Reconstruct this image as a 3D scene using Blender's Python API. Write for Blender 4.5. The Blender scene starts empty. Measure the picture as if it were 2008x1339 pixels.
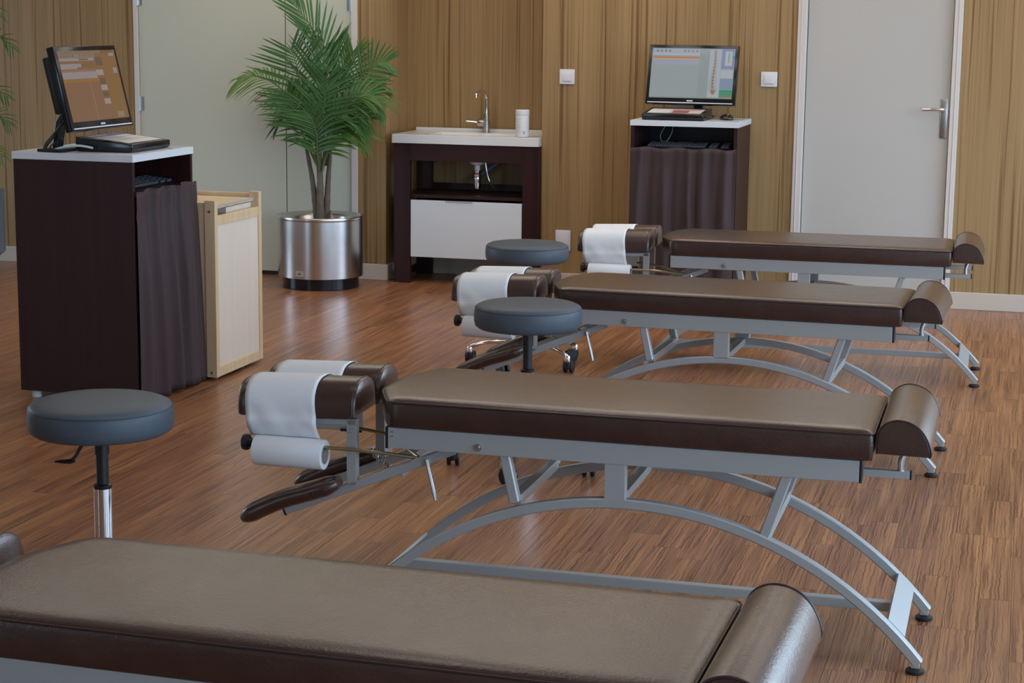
import bpy, bmesh, math, random
from math import sin, cos, pi, radians as R, sqrt
from mathutils import Vector, Matrix

random.seed(7)
S = bpy.context.scene
COL = S.collection

# ------------------------------------------------------------------ camera
WALL = 10.071            # plane of the back wall
CAM_H = 1.4976
YAW, PITCH, ROLL, FPX = R(15.380), 0.17205, 0.0114, 3629.7
def _cam():
    rt = Vector((1, 0, 0)); fw = Vector((0, cos(PITCH), -sin(PITCH))); up = Vector((0, sin(PITCH), cos(PITCH)))
    r = cos(ROLL)*rt + sin(ROLL)*up; u = -sin(ROLL)*rt + cos(ROLL)*up
    rz = Matrix.Rotation(YAW, 3, 'Z'); r, u, fw = rz @ r, rz @ u, rz @ fw
    cd = bpy.data.cameras.new('camera'); cd.sensor_fit = 'HORIZONTAL'; cd.sensor_width = 36
    cd.lens = 36*FPX/2008; cd.clip_end = 200
    o = bpy.data.objects.new('camera', cd); COL.objects.link(o)
    m = Matrix((r, u, -fw)).transposed().to_4x4(); m.translation = Vector((0, 0, CAM_H)); o.matrix_world = m
    S.camera = o
    return r, u, fw
CR, CU, CF = _cam()
def to_px(p):
    d = Vector(p) - Vector((0, 0, CAM_H)); w = d.dot(CF)
    return 1004 + FPX*d.dot(CR)/w, 669.5 - FPX*d.dot(CU)/w, w

# ------------------------------------------------------------------ world, windows' daylight, exposure
W = bpy.data.worlds.new('sky'); S.world = W; W.use_nodes = True
bg = W.node_tree.nodes['Background']; bg.inputs[0].default_value = (0.56, 0.76, 1.0, 1); bg.inputs[1].default_value = 12.5
S.view_settings.view_transform = 'Standard'; S.view_settings.look = 'None'; S.view_settings.gamma = 1
S.view_settings.use_curve_mapping = False
S.view_settings.exposure = -0.94
DOWNLIGHT_W = 27.0
FILL_E = 5.4  # glow of the added fill panels at the ceiling
RWX = 1.9                # window wall on the right
WINDOWS = [(-2.2, .1), (0.4, 2.5), (2.8, 4.9), (5.2, 7.3), (7.6, 9.7)]
WZ0, WZ1, CEIL = 0.35, 2.35, 2.7
LWX, BWY = -8.2, -2.6    # left wall, rear wall
WALLWIN = [(RWX, 1, w) for w in WINDOWS] + [(LWX, -1, w) for w in ((7.4, 8.8),)]
for wx, sd, (a, b) in WALLWIN:     # portals only guide the sampling of the sky through the windows
    ld = bpy.data.lights.new('window_portal', 'AREA'); ld.shape = 'RECTANGLE'; ld.size = b-a; ld.size_y = WZ1-WZ0
    ld.cycles.is_portal = True
    o = bpy.data.objects.new('window_portal', ld); COL.objects.link(o)
    o.location = (wx+sd*.02, (a+b)/2, (WZ0+WZ1)/2)
    o.rotation_euler = Matrix(((0, 0, sd), (sd, 0, 0), (0, 1, 0))).to_euler()

REARWIN = [(-7.4, -6.4)]
for a, b in REARWIN:
    ld = bpy.data.lights.new('window_portal', 'AREA'); ld.shape = 'RECTANGLE'; ld.size = b-a; ld.size_y = WZ1-WZ0
    ld.cycles.is_portal = True
    o = bpy.data.objects.new('window_portal', ld); COL.objects.link(o)
    o.location = ((a+b)/2, BWY-.02, (WZ0+WZ1)/2); o.rotation_euler = (R(90), 0, 0)

# ------------------------------------------------------------------ materials
def nt(name):
    m = bpy.data.materials.new(name); m.use_nodes = True
    t = m.node_tree; b = t.nodes['Principled BSDF']
    return m, t, b
def setp(b, **k):
    names = dict(col='Base Color', rough='Roughness', metal='Metallic', spec='Specular IOR Level', coat='Coat Weight',
                 coatr='Coat Roughness', sheen='Sheen Weight', trans='Transmission Weight', emis='Emission Color', es='Emission Strength', aniso='Anisotropic')
    for q, v in k.items():
        i = b.inputs[names[q]]
        i.default_value = (*v, 1) if isinstance(v, tuple) else v
def mat(name, col, rough=.5, bump=0, bscale=200, var=0, vscale=4, **k):
    m, t, b = nt(name); setp(b, col=col, rough=rough, **k); N, L = t.nodes, t.links
    tc = N.new('ShaderNodeTexCoord')
    if bump:
        n = N.new('ShaderNodeTexNoise'); n.inputs['Scale'].default_value = bscale; n.inputs['Detail'].default_value = 3
        L.new(tc.outputs['Object'], n.inputs['Vector'])
        bp = N.new('ShaderNodeBump'); bp.inputs['Strength'].default_value = bump; bp.inputs['Distance'].default_value = .002
        L.new(n.outputs['Fac'], bp.inputs['Height']); L.new(bp.outputs['Normal'], b.inputs['Normal'])
    n = N.new('ShaderNodeTexNoise'); n.inputs['Scale'].default_value = vscale; n.inputs['Detail'].default_value = 4
    L.new(tc.outputs['Object'], n.inputs['Vector'])
    mx = N.new('ShaderNodeMix'); mx.data_type = 'RGBA'
    v = max(var, .02)
    mx.inputs['A'].default_value = (*[c*(1-v) for c in col], 1); mx.inputs['B'].default_value = (*[min(1, c*(1+v)) for c in col], 1)
    L.new(n.outputs['Fac'], mx.inputs['Factor']); L.new(mx.outputs['Result'], b.inputs['Base Color'])
    return m
def ramp(N, stops):
    r = N.new('ShaderNodeValToRGB'); e = r.color_ramp.elements
    while len(e) < len(stops): e.new(.5)
    for el, (p, c) in zip(e, stops): el.position = p; el.color = (*c, 1)
    return r
def vmath(N, L, op, a, b):
    n = N.new('ShaderNodeVectorMath'); n.operation = op
    for i, x in enumerate((a, b)):
        if isinstance(x, tuple): n.inputs[i].default_value = x
        else: L.new(x, n.inputs[i])
    return n.outputs[0]
def mth(N, L, op, a, b=None):
    n = N.new('ShaderNodeMath'); n.operation = op
    for i, x in enumerate((a, b)):
        if x is None: continue
        if isinstance(x, (int, float)): n.inputs[i].default_value = x
        else: L.new(x, n.inputs[i])
    return n.outputs[0]
def noise(N, L, vec, detail=3, rough=.5, scale=1):
    n = N.new('ShaderNodeTexNoise'); n.inputs['Scale'].default_value = scale; n.inputs['Detail'].default_value = detail
    n.inputs['Roughness'].default_value = rough; L.new(vec, n.inputs['Vector']); return n.outputs['Fac']
def mixc(N, L, fac, a, b, blend='MIX'):
    m = N.new('ShaderNodeMix'); m.data_type = 'RGBA'; m.blend_type = blend
    for nm, x in (('Factor', fac), ('A', a), ('B', b)):
        if isinstance(x, tuple): m.inputs[nm].default_value = (*x, 1)
        elif isinstance(x, (int, float)): m.inputs[nm].default_value = x
        else: L.new(x, m.inputs[nm])
    return m.outputs['Result']

def wood_wall():
    m, t, b = nt('wood_wall'); N, L = t.nodes, t.links
    g = N.new('ShaderNodeNewGeometry'); P = g.outputs['Position']
    P = vmath(N, L, 'MULTIPLY', P, (1, 1.13, 1))
    wv = noise(N, L, vmath(N, L, 'MULTIPLY', P, (5, 5, 1.1)), 1)
    sh = N.new('ShaderNodeCombineXYZ'); L.new(mth(N, L, 'MULTIPLY', mth(N, L, 'SUBTRACT', wv, .5), .022), sh.inputs[0])
    P = vmath(N, L, 'ADD', P, sh.outputs[0])
    base = noise(N, L, vmath(N, L, 'MULTIPLY', P, (7, 7, .2)), 2)
    fine = noise(N, L, vmath(N, L, 'MULTIPLY', P, (110, 110, .9)), 3, .6)
    dark = noise(N, L, vmath(N, L, 'MULTIPLY', P, (62, 62, .55)), 2, .5)
    c = ramp(N, [(.3, (.325, .212, .093)), (.5, (.365, .240, .110)), (.7, (.40, .264, .125))]); L.new(base, c.inputs[0])
    f = ramp(N, [(.35, (.86, .85, .83)), (.6, (1.05, 1.04, 1.03))]); L.new(fine, f.inputs[0])
    d = ramp(N, [(.32, (.56, .49, .42)), (.375, (.74, .69, .63)), (.415, (.96, .95, .93)), (.48, (1, 1, 1))]); L.new(dark, d.inputs[0])
    col = mixc(N, L, 1.0, mixc(N, L, 1.0, c.outputs[0], f.outputs[0], 'MULTIPLY'), d.outputs[0], 'MULTIPLY')
    L.new(col, b.inputs['Base Color']); setp(b, rough=.42, spec=.35)
    return m
def wood_floor():
    m, t, b = nt('zebra_wood_floor'); N, L = t.nodes, t.links
    g = N.new('ShaderNodeNewGeometry'); oi = N.new('ShaderNodeObjectInfo')
    rnd = mth(N, L, 'FRACT', mth(N, L, 'ADD', oi.outputs['Random'], g.outputs['Random Per Island']))
    off = N.new('ShaderNodeCombineXYZ'); L.new(mth(N, L, 'MULTIPLY', rnd, 7.0), off.inputs[0]); L.new(mth(N, L, 'MULTIPLY', rnd, 13.0), off.inputs[1])
    P = vmath(N, L, 'ADD', g.outputs['Position'], off.outputs[0])
    wob = noise(N, L, vmath(N, L, 'MULTIPLY', P, (26, 16, 1)), 2)
    sx = N.new('ShaderNodeCombineXYZ'); L.new(mth(N, L, 'MULTIPLY', mth(N, L, 'SUBTRACT', wob, .5), .012), sx.inputs[0])
    P2 = vmath(N, L, 'ADD', P, sx.outputs[0])
    line = noise(N, L, vmath(N, L, 'MULTIPLY', P2, (270, 2.0, 1)), 2, .6)
    band = noise(N, L, vmath(N, L, 'MULTIPLY', P2, (30, .9, 1)), 2)
    c = ramp(N, [(.32, (.285, .128, .064)), (.5, (.360, .166, .079)), (.68, (.45, .215, .094))]); L.new(band, c.inputs[0])
    d = ramp(N, [(.34, (.36, .30, .32)), (.44, (.58, .53, .55)), (.50, (.94, .92, .92)), (.68, (1.18, 1.15, 1.10))]); L.new(line, d.inputs[0])
    col = mixc(N, L, 1.0, c.outputs[0], d.outputs[0], 'MULTIPLY')
    tone = ramp(N, [(0, (.93, .93, .95)), (1, (1.07, 1.05, 1.02))]); L.new(rnd, tone.inputs[0])
    col = mixc(N, L, 1.0, col, tone.outputs[0], 'MULTIPLY')
    L.new(col, b.inputs['Base Color']); setp(b, rough=.29, spec=.5)
    bp = N.new('ShaderNodeBump'); bp.inputs['Strength'].default_value = .12; bp.inputs['Distance'].default_value = .001
    L.new(line, bp.inputs['Height']); L.new(bp.outputs['Normal'], b.inputs['Normal'])
    return m
def grain(name, c0, c1, axis, rough=.4, sc=40, spec=.5):
    """wood board with grain along axis (object coordinates)"""
    m, t, b = nt(name); N, L = t.nodes, t.links
    tc = N.new('ShaderNodeTexCoord'); k = [sc, sc, sc]; k['xyz'.index(axis)] = sc*.03
    n1 = noise(N, L, vmath(N, L, 'MULTIPLY', tc.outputs['Object'], tuple(k)), 4, .6)
    n2 = noise(N, L, vmath(N, L, 'MULTIPLY', tc.outputs['Object'], tuple(x*.2 for x in k)), 2)
    r = ramp(N, [(.3, c0), (.7, c1)]); L.new(mth(N, L, 'ADD', mth(N, L, 'MULTIPLY', n1, .5), mth(N, L, 'MULTIPLY', n2, .5)), r.inputs[0])
    L.new(r.outputs[0], b.inputs['Base Color']); setp(b, rough=rough, spec=spec)
    return m
def leather():
    m, t, b = nt('brown_leather'); N, L = t.nodes, t.links
    tc = N.new('ShaderNodeTexCoord'); O = tc.outputs['Object']
    v = N.new('ShaderNodeTexVoronoi'); v.inputs['Scale'].default_value = 260; L.new(O, v.inputs['Vector'])
    n = noise(N, L, vmath(N, L, 'MULTIPLY', O, (18, 18, 18)), 5, .6)
    n2 = noise(N, L, vmath(N, L, 'MULTIPLY', O, (110, 110, 110)), 4, .6)
    h = mth(N, L, 'ADD', mth(N, L, 'MULTIPLY', v.outputs['Distance'], .5), mth(N, L, 'MULTIPLY', n2, 1.1))
    bp = N.new('ShaderNodeBump'); bp.inputs['Strength'].default_value = .34; bp.inputs['Distance'].default_value = .0012
    L.new(h, bp.inputs['Height']); L.new(bp.outputs['Normal'], b.inputs['Normal'])
    r = ramp(N, [(.3, (.034, .0140, .0130)), (.7, (.052, .0225, .0200))]); L.new(n, r.inputs[0])
    L.new(r.outputs[0], b.inputs['Base Color'])
    rr = ramp(N, [(.3, (.29,)*3), (.7, (.37,)*3)]); L.new(n, rr.inputs[0]); L.new(rr.outputs[0], b.inputs['Roughness'])
    setp(b, spec=.55, coat=.75, coatr=.28); b.inputs['Coat IOR'].default_value = 1.5; b.inputs['Coat Tint'].default_value = (1, .90, .76, 1)
    L.new(bp.outputs['Normal'], b.inputs['Coat Normal'])
    return m
M = {}
M['wall'] = wood_wall(); M['floor'] = wood_floor(); M['leather'] = leather()
M['stitch'] = mat('leather_piping', (.035, .018, .018), .4)
M['mahogany'] = grain('mahogany_laminate', (.014, .0045, .005), (.046, .013, .012), 'z', .40, 34, .35)
M['mahogany_x'] = grain('mahogany_board', (.014, .0045, .005), (.040, .012, .011), 'x', .40, 34, .35)
M['birch'] = grain('birch_rail', (.60, .42, .24), (.78, .60, .38), 'z', .5, 30)
M['birch_panel'] = grain('birch_panel', (.70, .60, .48), (.80, .71, .60), 'z', .5, 12)
M['door'] = mat('door_paint_cream', (.60, .63, .52), .45, bump=.03, bscale=300)
M['door2'] = mat('door_paint_grey', (.53, .515, .480), .45, bump=.03, bscale=300)
M['trim'] = mat('trim_paint', (.70, .66, .62), .4)
M['base'] = mat('skirting_paint', (.62, .55, .46), .45)
M['ceil'] = mat('ceiling_paint', (.80, .78, .75), .8, bump=.05)
M['plain'] = mat('plain_wall_paint', (.66, .60, .52), .7, bump=.05)
M['white'] = mat('white_laminate', (.74, .79, .83), .35)
M['ceramic'] = mat('white_ceramic', (.78, .80, .81), .18, spec=.6)
M['plastic'] = mat('white_plastic', (.78, .79, .82), .35)
M['frame'] = mat('grey_powder_coat', (.42, .435, .43), .34, bump=.06, bscale=900, metal=.25, spec=.55)
M['black'] = mat('black_plastic', (.010, .011, .014), .38)
M['blackg'] = mat('glossy_black', (.008, .009, .012), .16)
M['rubber'] = mat('black_rubber', (.012, .012, .012), .6)
M['chrome'] = mat('chrome', (.80, .80, .82), .07, metal=1.0)
M['steel'] = mat('brushed_steel', (.62, .60, .58), .24, metal=1.0, var=.06, vscale=9)
M['zinc'] = mat('zinc_bolt', (.55, .56, .57), .3, metal=1.0)
M['brass'] = mat('yellow_zinc_rod', (.45, .42, .26), .3, metal=.9)
M['vinyl'] = mat('slate_vinyl', (.075, .095, .115), .46, bump=.10, bscale=420, var=.08, vscale=30, spec=.32)
M['vinylseam'] = mat('slate_vinyl_seam', (.045, .055, .07), .5)
M['paper'] = mat('white_paper', (.80, .81, .82), .85, bump=.10, bscale=120)
M['core'] = mat('cardboard_core', (.42, .40, .37), .8)
M['curtain'] = mat('brown_curtain', (.058, .035, .035), .65, bump=.15, bscale=700, spec=.3)
M['greypot'] = mat('blue_grey_pot', (.14, .18, .24), .35)
M['soil'] = mat('dark_soil', (.020, .014, .010), .9, bump=.6, bscale=60, var=.4, vscale=40)
M['trunk'] = mat('palm_trunk', (.13, .105, .075), .7, bump=.5, bscale=60, var=.35, vscale=25)
M['stem'] = mat('palm_stem', (.12, .17, .065), .5, var=.25, vscale=10)
M['leaf'] = mat('palm_leaf', (.046, .140, .026), .45, var=.35, vscale=7, spec=.5)
M['leaf2'] = mat('palm_leaf_fresh', (.11, .22, .035), .45, var=.3, vscale=7, spec=.5)
M['bottle'] = mat('white_bottle', (.74, .76, .80), .4)
M['ink'] = mat('label_print', (.40, .41, .46), .6)
M['pad'] = mat('grey_mouse_pad', (.42, .43, .48), .7)
M['cable'] = mat('black_cable', (.010, .011, .012), .45)
M['cablew'] = mat('white_cable', (.62, .66, .64), .45)
M['glass'] = mat('window_frame_white', (.72, .72, .72), .4)
M['ground'] = mat('pavement_outside', (.28, .27, .26), .9, var=.2)
M['kbtop'] = mat('keycap_grey', (.055, .065, .080), .35)
M['amber'] = mat('amber_wheel', (.5, .28, .02), .4)
def emat(name, col, st):
    m, t, b = nt(name); setp(b, col=tuple(c*.3 for c in col), emis=col, es=st, rough=.22); return m
E_ = {}
def em(col, st=1.0):
    k = (col, st)
    if k not in E_: E_[k] = emat('screen_colour', col, st)
    return E_[k]

# ------------------------------------------------------------------ mesh helpers
def bobj(name, bm, m, parent=None, smooth=False, loc=None, rot=None):
    me = bpy.data.meshes.new(name)
    bmesh.ops.recalc_face_normals(bm, faces=bm.faces)
    bm.to_mesh(me); bm.free()
    for x in (m if isinstance(m, (list, tuple)) else [m]): me.materials.append(x)
    if smooth:
        me.polygons.foreach_set('use_smooth', [True]*len(me.polygons))
        me.set_sharp_from_angle(angle=R(38))
    o = bpy.data.objects.new(name, me); COL.objects.link(o)
    if parent: o.parent = parent
    if loc: o.location = loc
    if rot: o.rotation_euler = rot
    return o
def box(bm, x0, x1, y0, y1, z0, z1, bev=0, seg=2, mi=0):
    r = bmesh.ops.create_cube(bm, size=1)
    vs = r['verts']
    for v in vs:
        v.co = Vector((x0 if v.co.x < 0 else x1, y0 if v.co.y < 0 else y1, z0 if v.co.z < 0 else z1))
    fs = {f for v in vs for f in v.link_faces}
    for f in fs: f.material_index = mi
    if bev:
        es = list({e for v in vs for e in v.link_edges})
        bmesh.ops.bevel(bm, geom=es, offset=bev, segments=seg, affect='EDGES', profile=.6)
    return bm
def B(*a, **k): return box(bmesh.new(), *a, **k)
def frames(pts, up=Vector((0, 0, 1))):
    out = []
    n = len(pts)
    for i in range(n):
        t = (pts[min(i+1, n-1)] - pts[max(i-1, 0)]).normalized()
        s = t.cross(up)
        if s.length < 1e-3: s = t.cross(Vector((0, 1, 0)))
        s.normalize(); out.append((s, s.cross(t).normalized()))
    return out
def sweep(bm, pts, sect, cap=True, up=Vector((0, 0, 1)), closed=False):
    """sect(i)-> list of (a,b) in the side/up frame"""
    pts = [Vector(p) for p in pts]; fr = frames(pts, up); rings = []
    for i, (p, (s, u)) in enumerate(zip(pts, fr)):
        rings.append([bm.verts.new(p + s*a + u*b) for a, b in sect(i)])
    k = len(rings[0])
    for i in range(len(rings)-1 + (1 if closed else 0)):
        A, C = rings[i], rings[(i+1) % len(rings)]
        for j in range(k): bm.faces.new((A[j], A[(j+1) % k], C[(j+1) % k], C[j]))
    if cap and not closed:
        bm.faces.new(rings[0][::-1]); bm.faces.new(rings[-1])
    return bm
def tube(bm, pts, r, n=8, closed=False, up=Vector((0, 0, 1))):
    rr = r if callable(r) else (lambda i: r)
    return sweep(bm, pts, lambda i: [(rr(i)*cos(2*pi*j/n), rr(i)*sin(2*pi*j/n)) for j in range(n)], closed=closed, up=up)
def sq(bm, pts, w, h, up=Vector((0, 0, 1)), c=.12):
    a, b = w/2, h/2; q = c*min(w, h)
    s = [(a, -b+q), (a, b-q), (a-q, b), (-a+q, b), (-a, b-q), (-a, -b+q), (-a+q, -b), (a-q, -b)]
    return sweep(bm, pts, lambda i: s, up=up)
def lathe(bm, prof, n=24, c=(0, 0, 0), axis='z', caps=True):
    rings = []
    for r, z in prof:
        ring = []
        for j in range(n):
            a = 2*pi*j/n; x, y = r*cos(a), r*sin(a)
            q = {'z': (x, y, z), 'x': (z, x, y), 'y': (x, z, y)}[axis]
            ring.append(bm.verts.new(Vector(c)+Vector(q)))
        rings.append(ring)
    for A, C in zip(rings, rings[1:]):
        for j in range(n): bm.faces.new((A[j], A[(j+1) % n], C[(j+1) % n], C[j]))
    if caps:
        bm.faces.new(rings[0][::-1]); bm.faces.new(rings[-1])
    return bm
def prism(bm, pts, plane, a0, a1, bev=0):
    """pts in 2D; plane 'xz' extrudes along y, 'yz' along x, 'xy' along z"""
    def mk(p, a): return {'xz': (p[0], a, p[1]), 'yz': (a, p[0], p[1]), 'xy': (p[0], p[1], a)}[plane]
    A = [bm.verts.new(mk(p, a0)) for p in pts]; C = [bm.verts.new(mk(p, a1)) for p in pts]; n = len(pts)
    fs = [bm.faces.new(A[::-1]), bm.faces.new(C)]
    for j in range(n): fs.append(bm.faces.new((A[j], A[(j+1) % n], C[(j+1) % n], C[j])))
    if bev:
        es = list({e for f in fs[:2] for e in f.edges})
        bmesh.ops.bevel(bm, geom=es, offset=bev, segments=2, affect='EDGES', profile=.6)
    return bm
def catmull(P, n=6):
    P = [Vector(p) for p in P]; out = []
    for i in range(len(P)-1):
        p0, p1, p2, p3 = P[max(i-1, 0)], P[i], P[i+1], P[min(i+2, len(P)-1)]
        for k in range(n):
            t = k/n
            out.append(.5*((2*p1)+(-p0+p2)*t+(2*p0-5*p1+4*p2-p3)*t*t+(-p0+3*p1-3*p2+p3)*t**3))
    out.append(P[-1]); return out
def round_poly(pts, r, n=5):
    out = []; k = len(pts)
    for i in range(k):
        p = Vector(pts[i]); a = Vector(pts[i-1]); b = Vector(pts[(i+1) % k]); rr = r[i] if isinstance(r, list) else r
        da = (a-p).normalized(); db = (b-p).normalized()
        s, e = p+da*rr, p+db*rr
        for j in range(n+1):
            t = j/n; out.append((1-t)**2*s+2*t*(1-t)*p+t*t*e)
    return out
def inset(poly, d):
    n = len(poly); out = []
    for i in range(n):
        t = (poly[(i+1) % n]-poly[i-1]).normalized(); nrm = Vector((-t.y, t.x))
        out.append(poly[i]+nrm*d)          # ccw outline: left normal points inwards
    return out
def mitre(P, d):
    P = [Vector(p) for p in P]; n = len(P); out = []
    for i in range(n):
        a = (P[i]-P[i-1]).normalized(); b = (P[(i+1) % n]-P[i]).normalized()
        na, nb = Vector((-a.y, a.x)), Vector((-b.y, b.x)); m = (na+nb).normalized()
        out.append(P[i]+m*(d/max(.3, m.dot(na))))
    return out
def root(name, label, cat, loc=(0, 0, 0), rz=0, group=None):
    o = bpy.data.objects.new(name, None); COL.objects.link(o); o.location = loc; o.rotation_euler = (0, 0, rz)
    o.empty_display_size = .1
    return tag(o, label, cat, group)
def tag(o, label, cat, group=None):
    o['label'] = label; o['category'] = cat
    if group: o['group'] = group
    return o
def struct(o, label=None, cat=None):
    o['kind'] = 'structure'
    if label: o['label'] = label
    if cat: o['category'] = cat
    return o
def copy_tree(o, parent=None):
    c = o.copy(); COL.objects.link(c); c.parent = parent
    for ch in list(o.children): copy_tree(ch, c)
    return c

# ================================================================== the setting
AL0, AL1, ALY = -3.533, -2.611, 10.472           # alcove of the washbasin
D1 = (-5.103, -3.703); D2 = (-1.206, -.348); DH = 2.12
def wallbox(name, label, boxes, m):
    bm = bmesh.new()
    for q in boxes: box(bm, *q)
    return struct(bobj(name, bm, m), label, 'wall')
wb = WALL+.12
wallbox('wall_back', 'streaked tan wood panelled wall behind the tables, with alcove and door openings', [
    (LWX, D1[0], WALL, wb, 0, CEIL), (D1[0], D1[1], WALL, wb, DH, CEIL), (D1[1], AL0, WALL, wb, 0, CEIL),
    (AL0-.12, AL0, wb, ALY+.12, 0, CEIL), (AL0, AL1, ALY, ALY+.12, 0, CEIL), (AL1, AL1+.12, wb, ALY+.12, 0, CEIL),
    (AL1, D2[0], WALL, wb, 0, CEIL), (D2[0], D2[1], WALL, wb, DH, CEIL), (D2[1], RWX, WALL, wb, 0, CEIL)], M['wall'])

rb = [(LWX-.2, RWX+.2, BWY-.12, BWY, 0, WZ0), (LWX-.2, RWX+.2, BWY-.12, BWY, WZ1, CEIL)]
xs = [LWX-.2]+[v for q in REARWIN for v in q]+[RWX+.2]
for a, b in zip(xs[::2], xs[1::2]): rb.append((a, b, BWY-.12, BWY, WZ0, WZ1))
wallbox('wall_rear', 'plain painted window wall behind the viewer', rb, M['plain'])
for nm, wx, sd in (('wall_right', RWX, 1), ('wall_left', LWX, -1)):
    x0, x1 = min(wx, wx+sd*.2), max(wx, wx+sd*.2)
    rb = [(x0, x1, BWY, wb, 0, WZ0), (x0, x1, BWY, wb, WZ1, CEIL)]
    ys = [BWY]+[v for q in WALLWIN if q[0] == wx for v in q[2]]+[wb]
    for a, b in zip(ys[::2], ys[1::2]): rb.append((x0, x1, a, b, WZ0, WZ1))
    wallbox(nm, 'plain painted window wall beside the picture', rb, M['plain'])
for i, (wx, sd, (a, b)) in enumerate(WALLWIN):
    bm = bmesh.new(); f = .06
    for q in ((a, a+f, WZ0, WZ1), (b-f, b, WZ0, WZ1), (a+f, b-f, WZ0, WZ0+f), (a+f, b-f, WZ1-f, WZ1), ((a+b)/2-.03, (a+b)/2+.03, WZ0+f, WZ1-f)):
        box(bm, min(wx+sd*.05, wx+sd*.11), max(wx+sd*.05, wx+sd*.11), *q)
    struct(bobj('window_%d' % (i+1), bm, M['glass']), 'white framed window beside the picture', 'window')
for i, (a, b) in enumerate(REARWIN):
    bm = bmesh.new(); f = .06
    for q in ((a, a+f, WZ0, WZ1), (b-f, b, WZ0, WZ1), (a+f, b-f, WZ0, WZ0+f), (a+f, b-f, WZ1-f, WZ1), ((a+b)/2-.03, (a+b)/2+.03, WZ0+f, WZ1-f)):
        box(bm, q[0], q[1], BWY-.09, BWY-.03, q[2], q[3])
    struct(bobj('window_%d' % (i+1+len(WALLWIN)), bm, M['glass']), 'white framed window behind the viewer', 'window')
for q, nm in ((D1, 'wall_closet'), (D2, 'wall_corridor')):  # black sheets added behind the leaves, keeping light out of the gaps
    wallbox(nm, 'dark space behind a closed door', [(q[0]-.05, q[1]+.05, wb+.002, wb+.06, 0, DH+.1)], M['rubber'])
struct(bobj('ceiling', B(LWX, RWX, BWY, ALY, CEIL, CEIL+.1), M['ceil']), 'white painted ceiling', 'ceiling')
struct(bobj('ground', B(-40, 40, -40, 50, -.4, -.3), M['ground']), 'paving outside the windows', 'ground')

# floor: strips run along Y
floor = struct(bobj('floor', B(LWX, RWX, BWY, ALY, -.06, -.004), M['floor']), 'zebra grained brown wood strip floor', 'floor')
def build_floor():
    pw, gap = .084, .00012
    planks = []; x = LWX; i = 0
    while x < RWX-.001:
        y = BWY - random.uniform(0, .9)
        while y < ALY:
            l = random.choice((.45, .62, .78, .92)); y0, y1 = max(y, BWY), min(y+l, ALY)
            if y1-y0 > .02: planks.append((x, min(x+pw, RWX), y0, y1))
            y += l
        x += pw
    def vis(p):
        cx, cy = (p[0]+p[1])/2, (p[2]+p[3])/2
        if cy < 1.5: return None
        u, v, w = to_px((cx, cy, 0))
        return w if (-30 < u < 2040 and 380 < v < 1420) else None
    seen = []; rest = []
    for p in planks:
        w = vis(p)
        # the strips hidden under the nearest table are left in the joined field
        if w and not (-1.9 < (p[0]+p[1])/2 < -.4 and (p[2]+p[3])/2 < 3.2): seen.append((w - .8*(p[3]-p[2]), p))
        else: rest.append(p)
    seen.sort(key=lambda q: q[0])
    def plank_mesh(w, l):
        bm = bmesh.new(); b = .0003
        v = [bm.verts.new(q) for q in ((gap, gap, -.004), (w-gap, gap, -.004), (w-gap, l-gap, -.004), (gap, l-gap, -.004))]
        t = [bm.verts.new(q) for q in ((gap+b, gap+b, 0), (w-gap-b, gap+b, 0), (w-gap-b, l-gap-b, 0), (gap+b, l-gap-b, 0))]
        bm.faces.new(t)
        for j in range(4): bm.faces.new((v[j], v[(j+1) % 4], t[(j+1) % 4], t[j]))
        return bm
    cache = {}
    for w, p in seen[:300]:
        k = (round(p[1]-p[0], 4), round(p[3]-p[2], 3))
        if k not in cache:
            me = bpy.data.meshes.new('plank'); bm = plank_mesh(*k); bm.to_mesh(me); bm.free(); me.materials.append(M['floor']); cache[k] = me
        o = bpy.data.objects.new('plank', cache[k]); COL.objects.link(o); o.parent = floor; o.location = (p[0], p[2], 0)
    V, F = [], []
    b = .0003
    for x0, x1, y0, y1 in rest+[q[1] for q in seen[300:]]:
        n = len(V); x0 += gap; x1 -= gap; y0 += gap; y1 -= gap
        V += [(x0, y0, -.004), (x1, y0, -.004), (x1, y1, -.004), (x0, y1, -.004), (x0+b, y0+b, 0), (x1-b, y0+b, 0), (x1-b, y1-b, 0), (x0+b, y1-b, 0)]
        F += [(n+4, n+5, n+6, n+7)]+[(n+j, n+(j+1) % 4, n+4+(j+1) % 4, n+4+j) for j in range(4)]
    me = bpy.data.meshes.new('distant_planks'); me.from_pydata(V, [], F); me.materials.append(M['floor'])
    o = bpy.data.objects.new('distant_planks', me); COL.objects.link(o); o.parent = floor; o['kind'] = 'stuff'
build_floor()

# skirting boards
def skirting(name, x0, x1, y0, y1):
    bm = B(x0, x1, y0, y1, .0, .093, bev=.004)
    return struct(bobj(name, bm, M['base']), 'cream painted skirting board', 'skirting')
skirting('baseboard_left', LWX, D1[0], WALL-.012, WALL-.0005)
skirting('baseboard_middle', D1[1], AL0+.012, WALL-.012, WALL-.0005)
skirting('baseboard_alcove', AL0+.0005, AL0+.012, WALL, ALY)
skirting('baseboard_alcove_back', AL0+.0125, AL1-.001, ALY-.012, ALY-.0005)
skirting('baseboard_centre', AL1, D2[0], WALL-.012, WALL-.0005)
skirting('baseboard_right', D2[1], RWX, WALL-.012, WALL-.0005)

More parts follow.
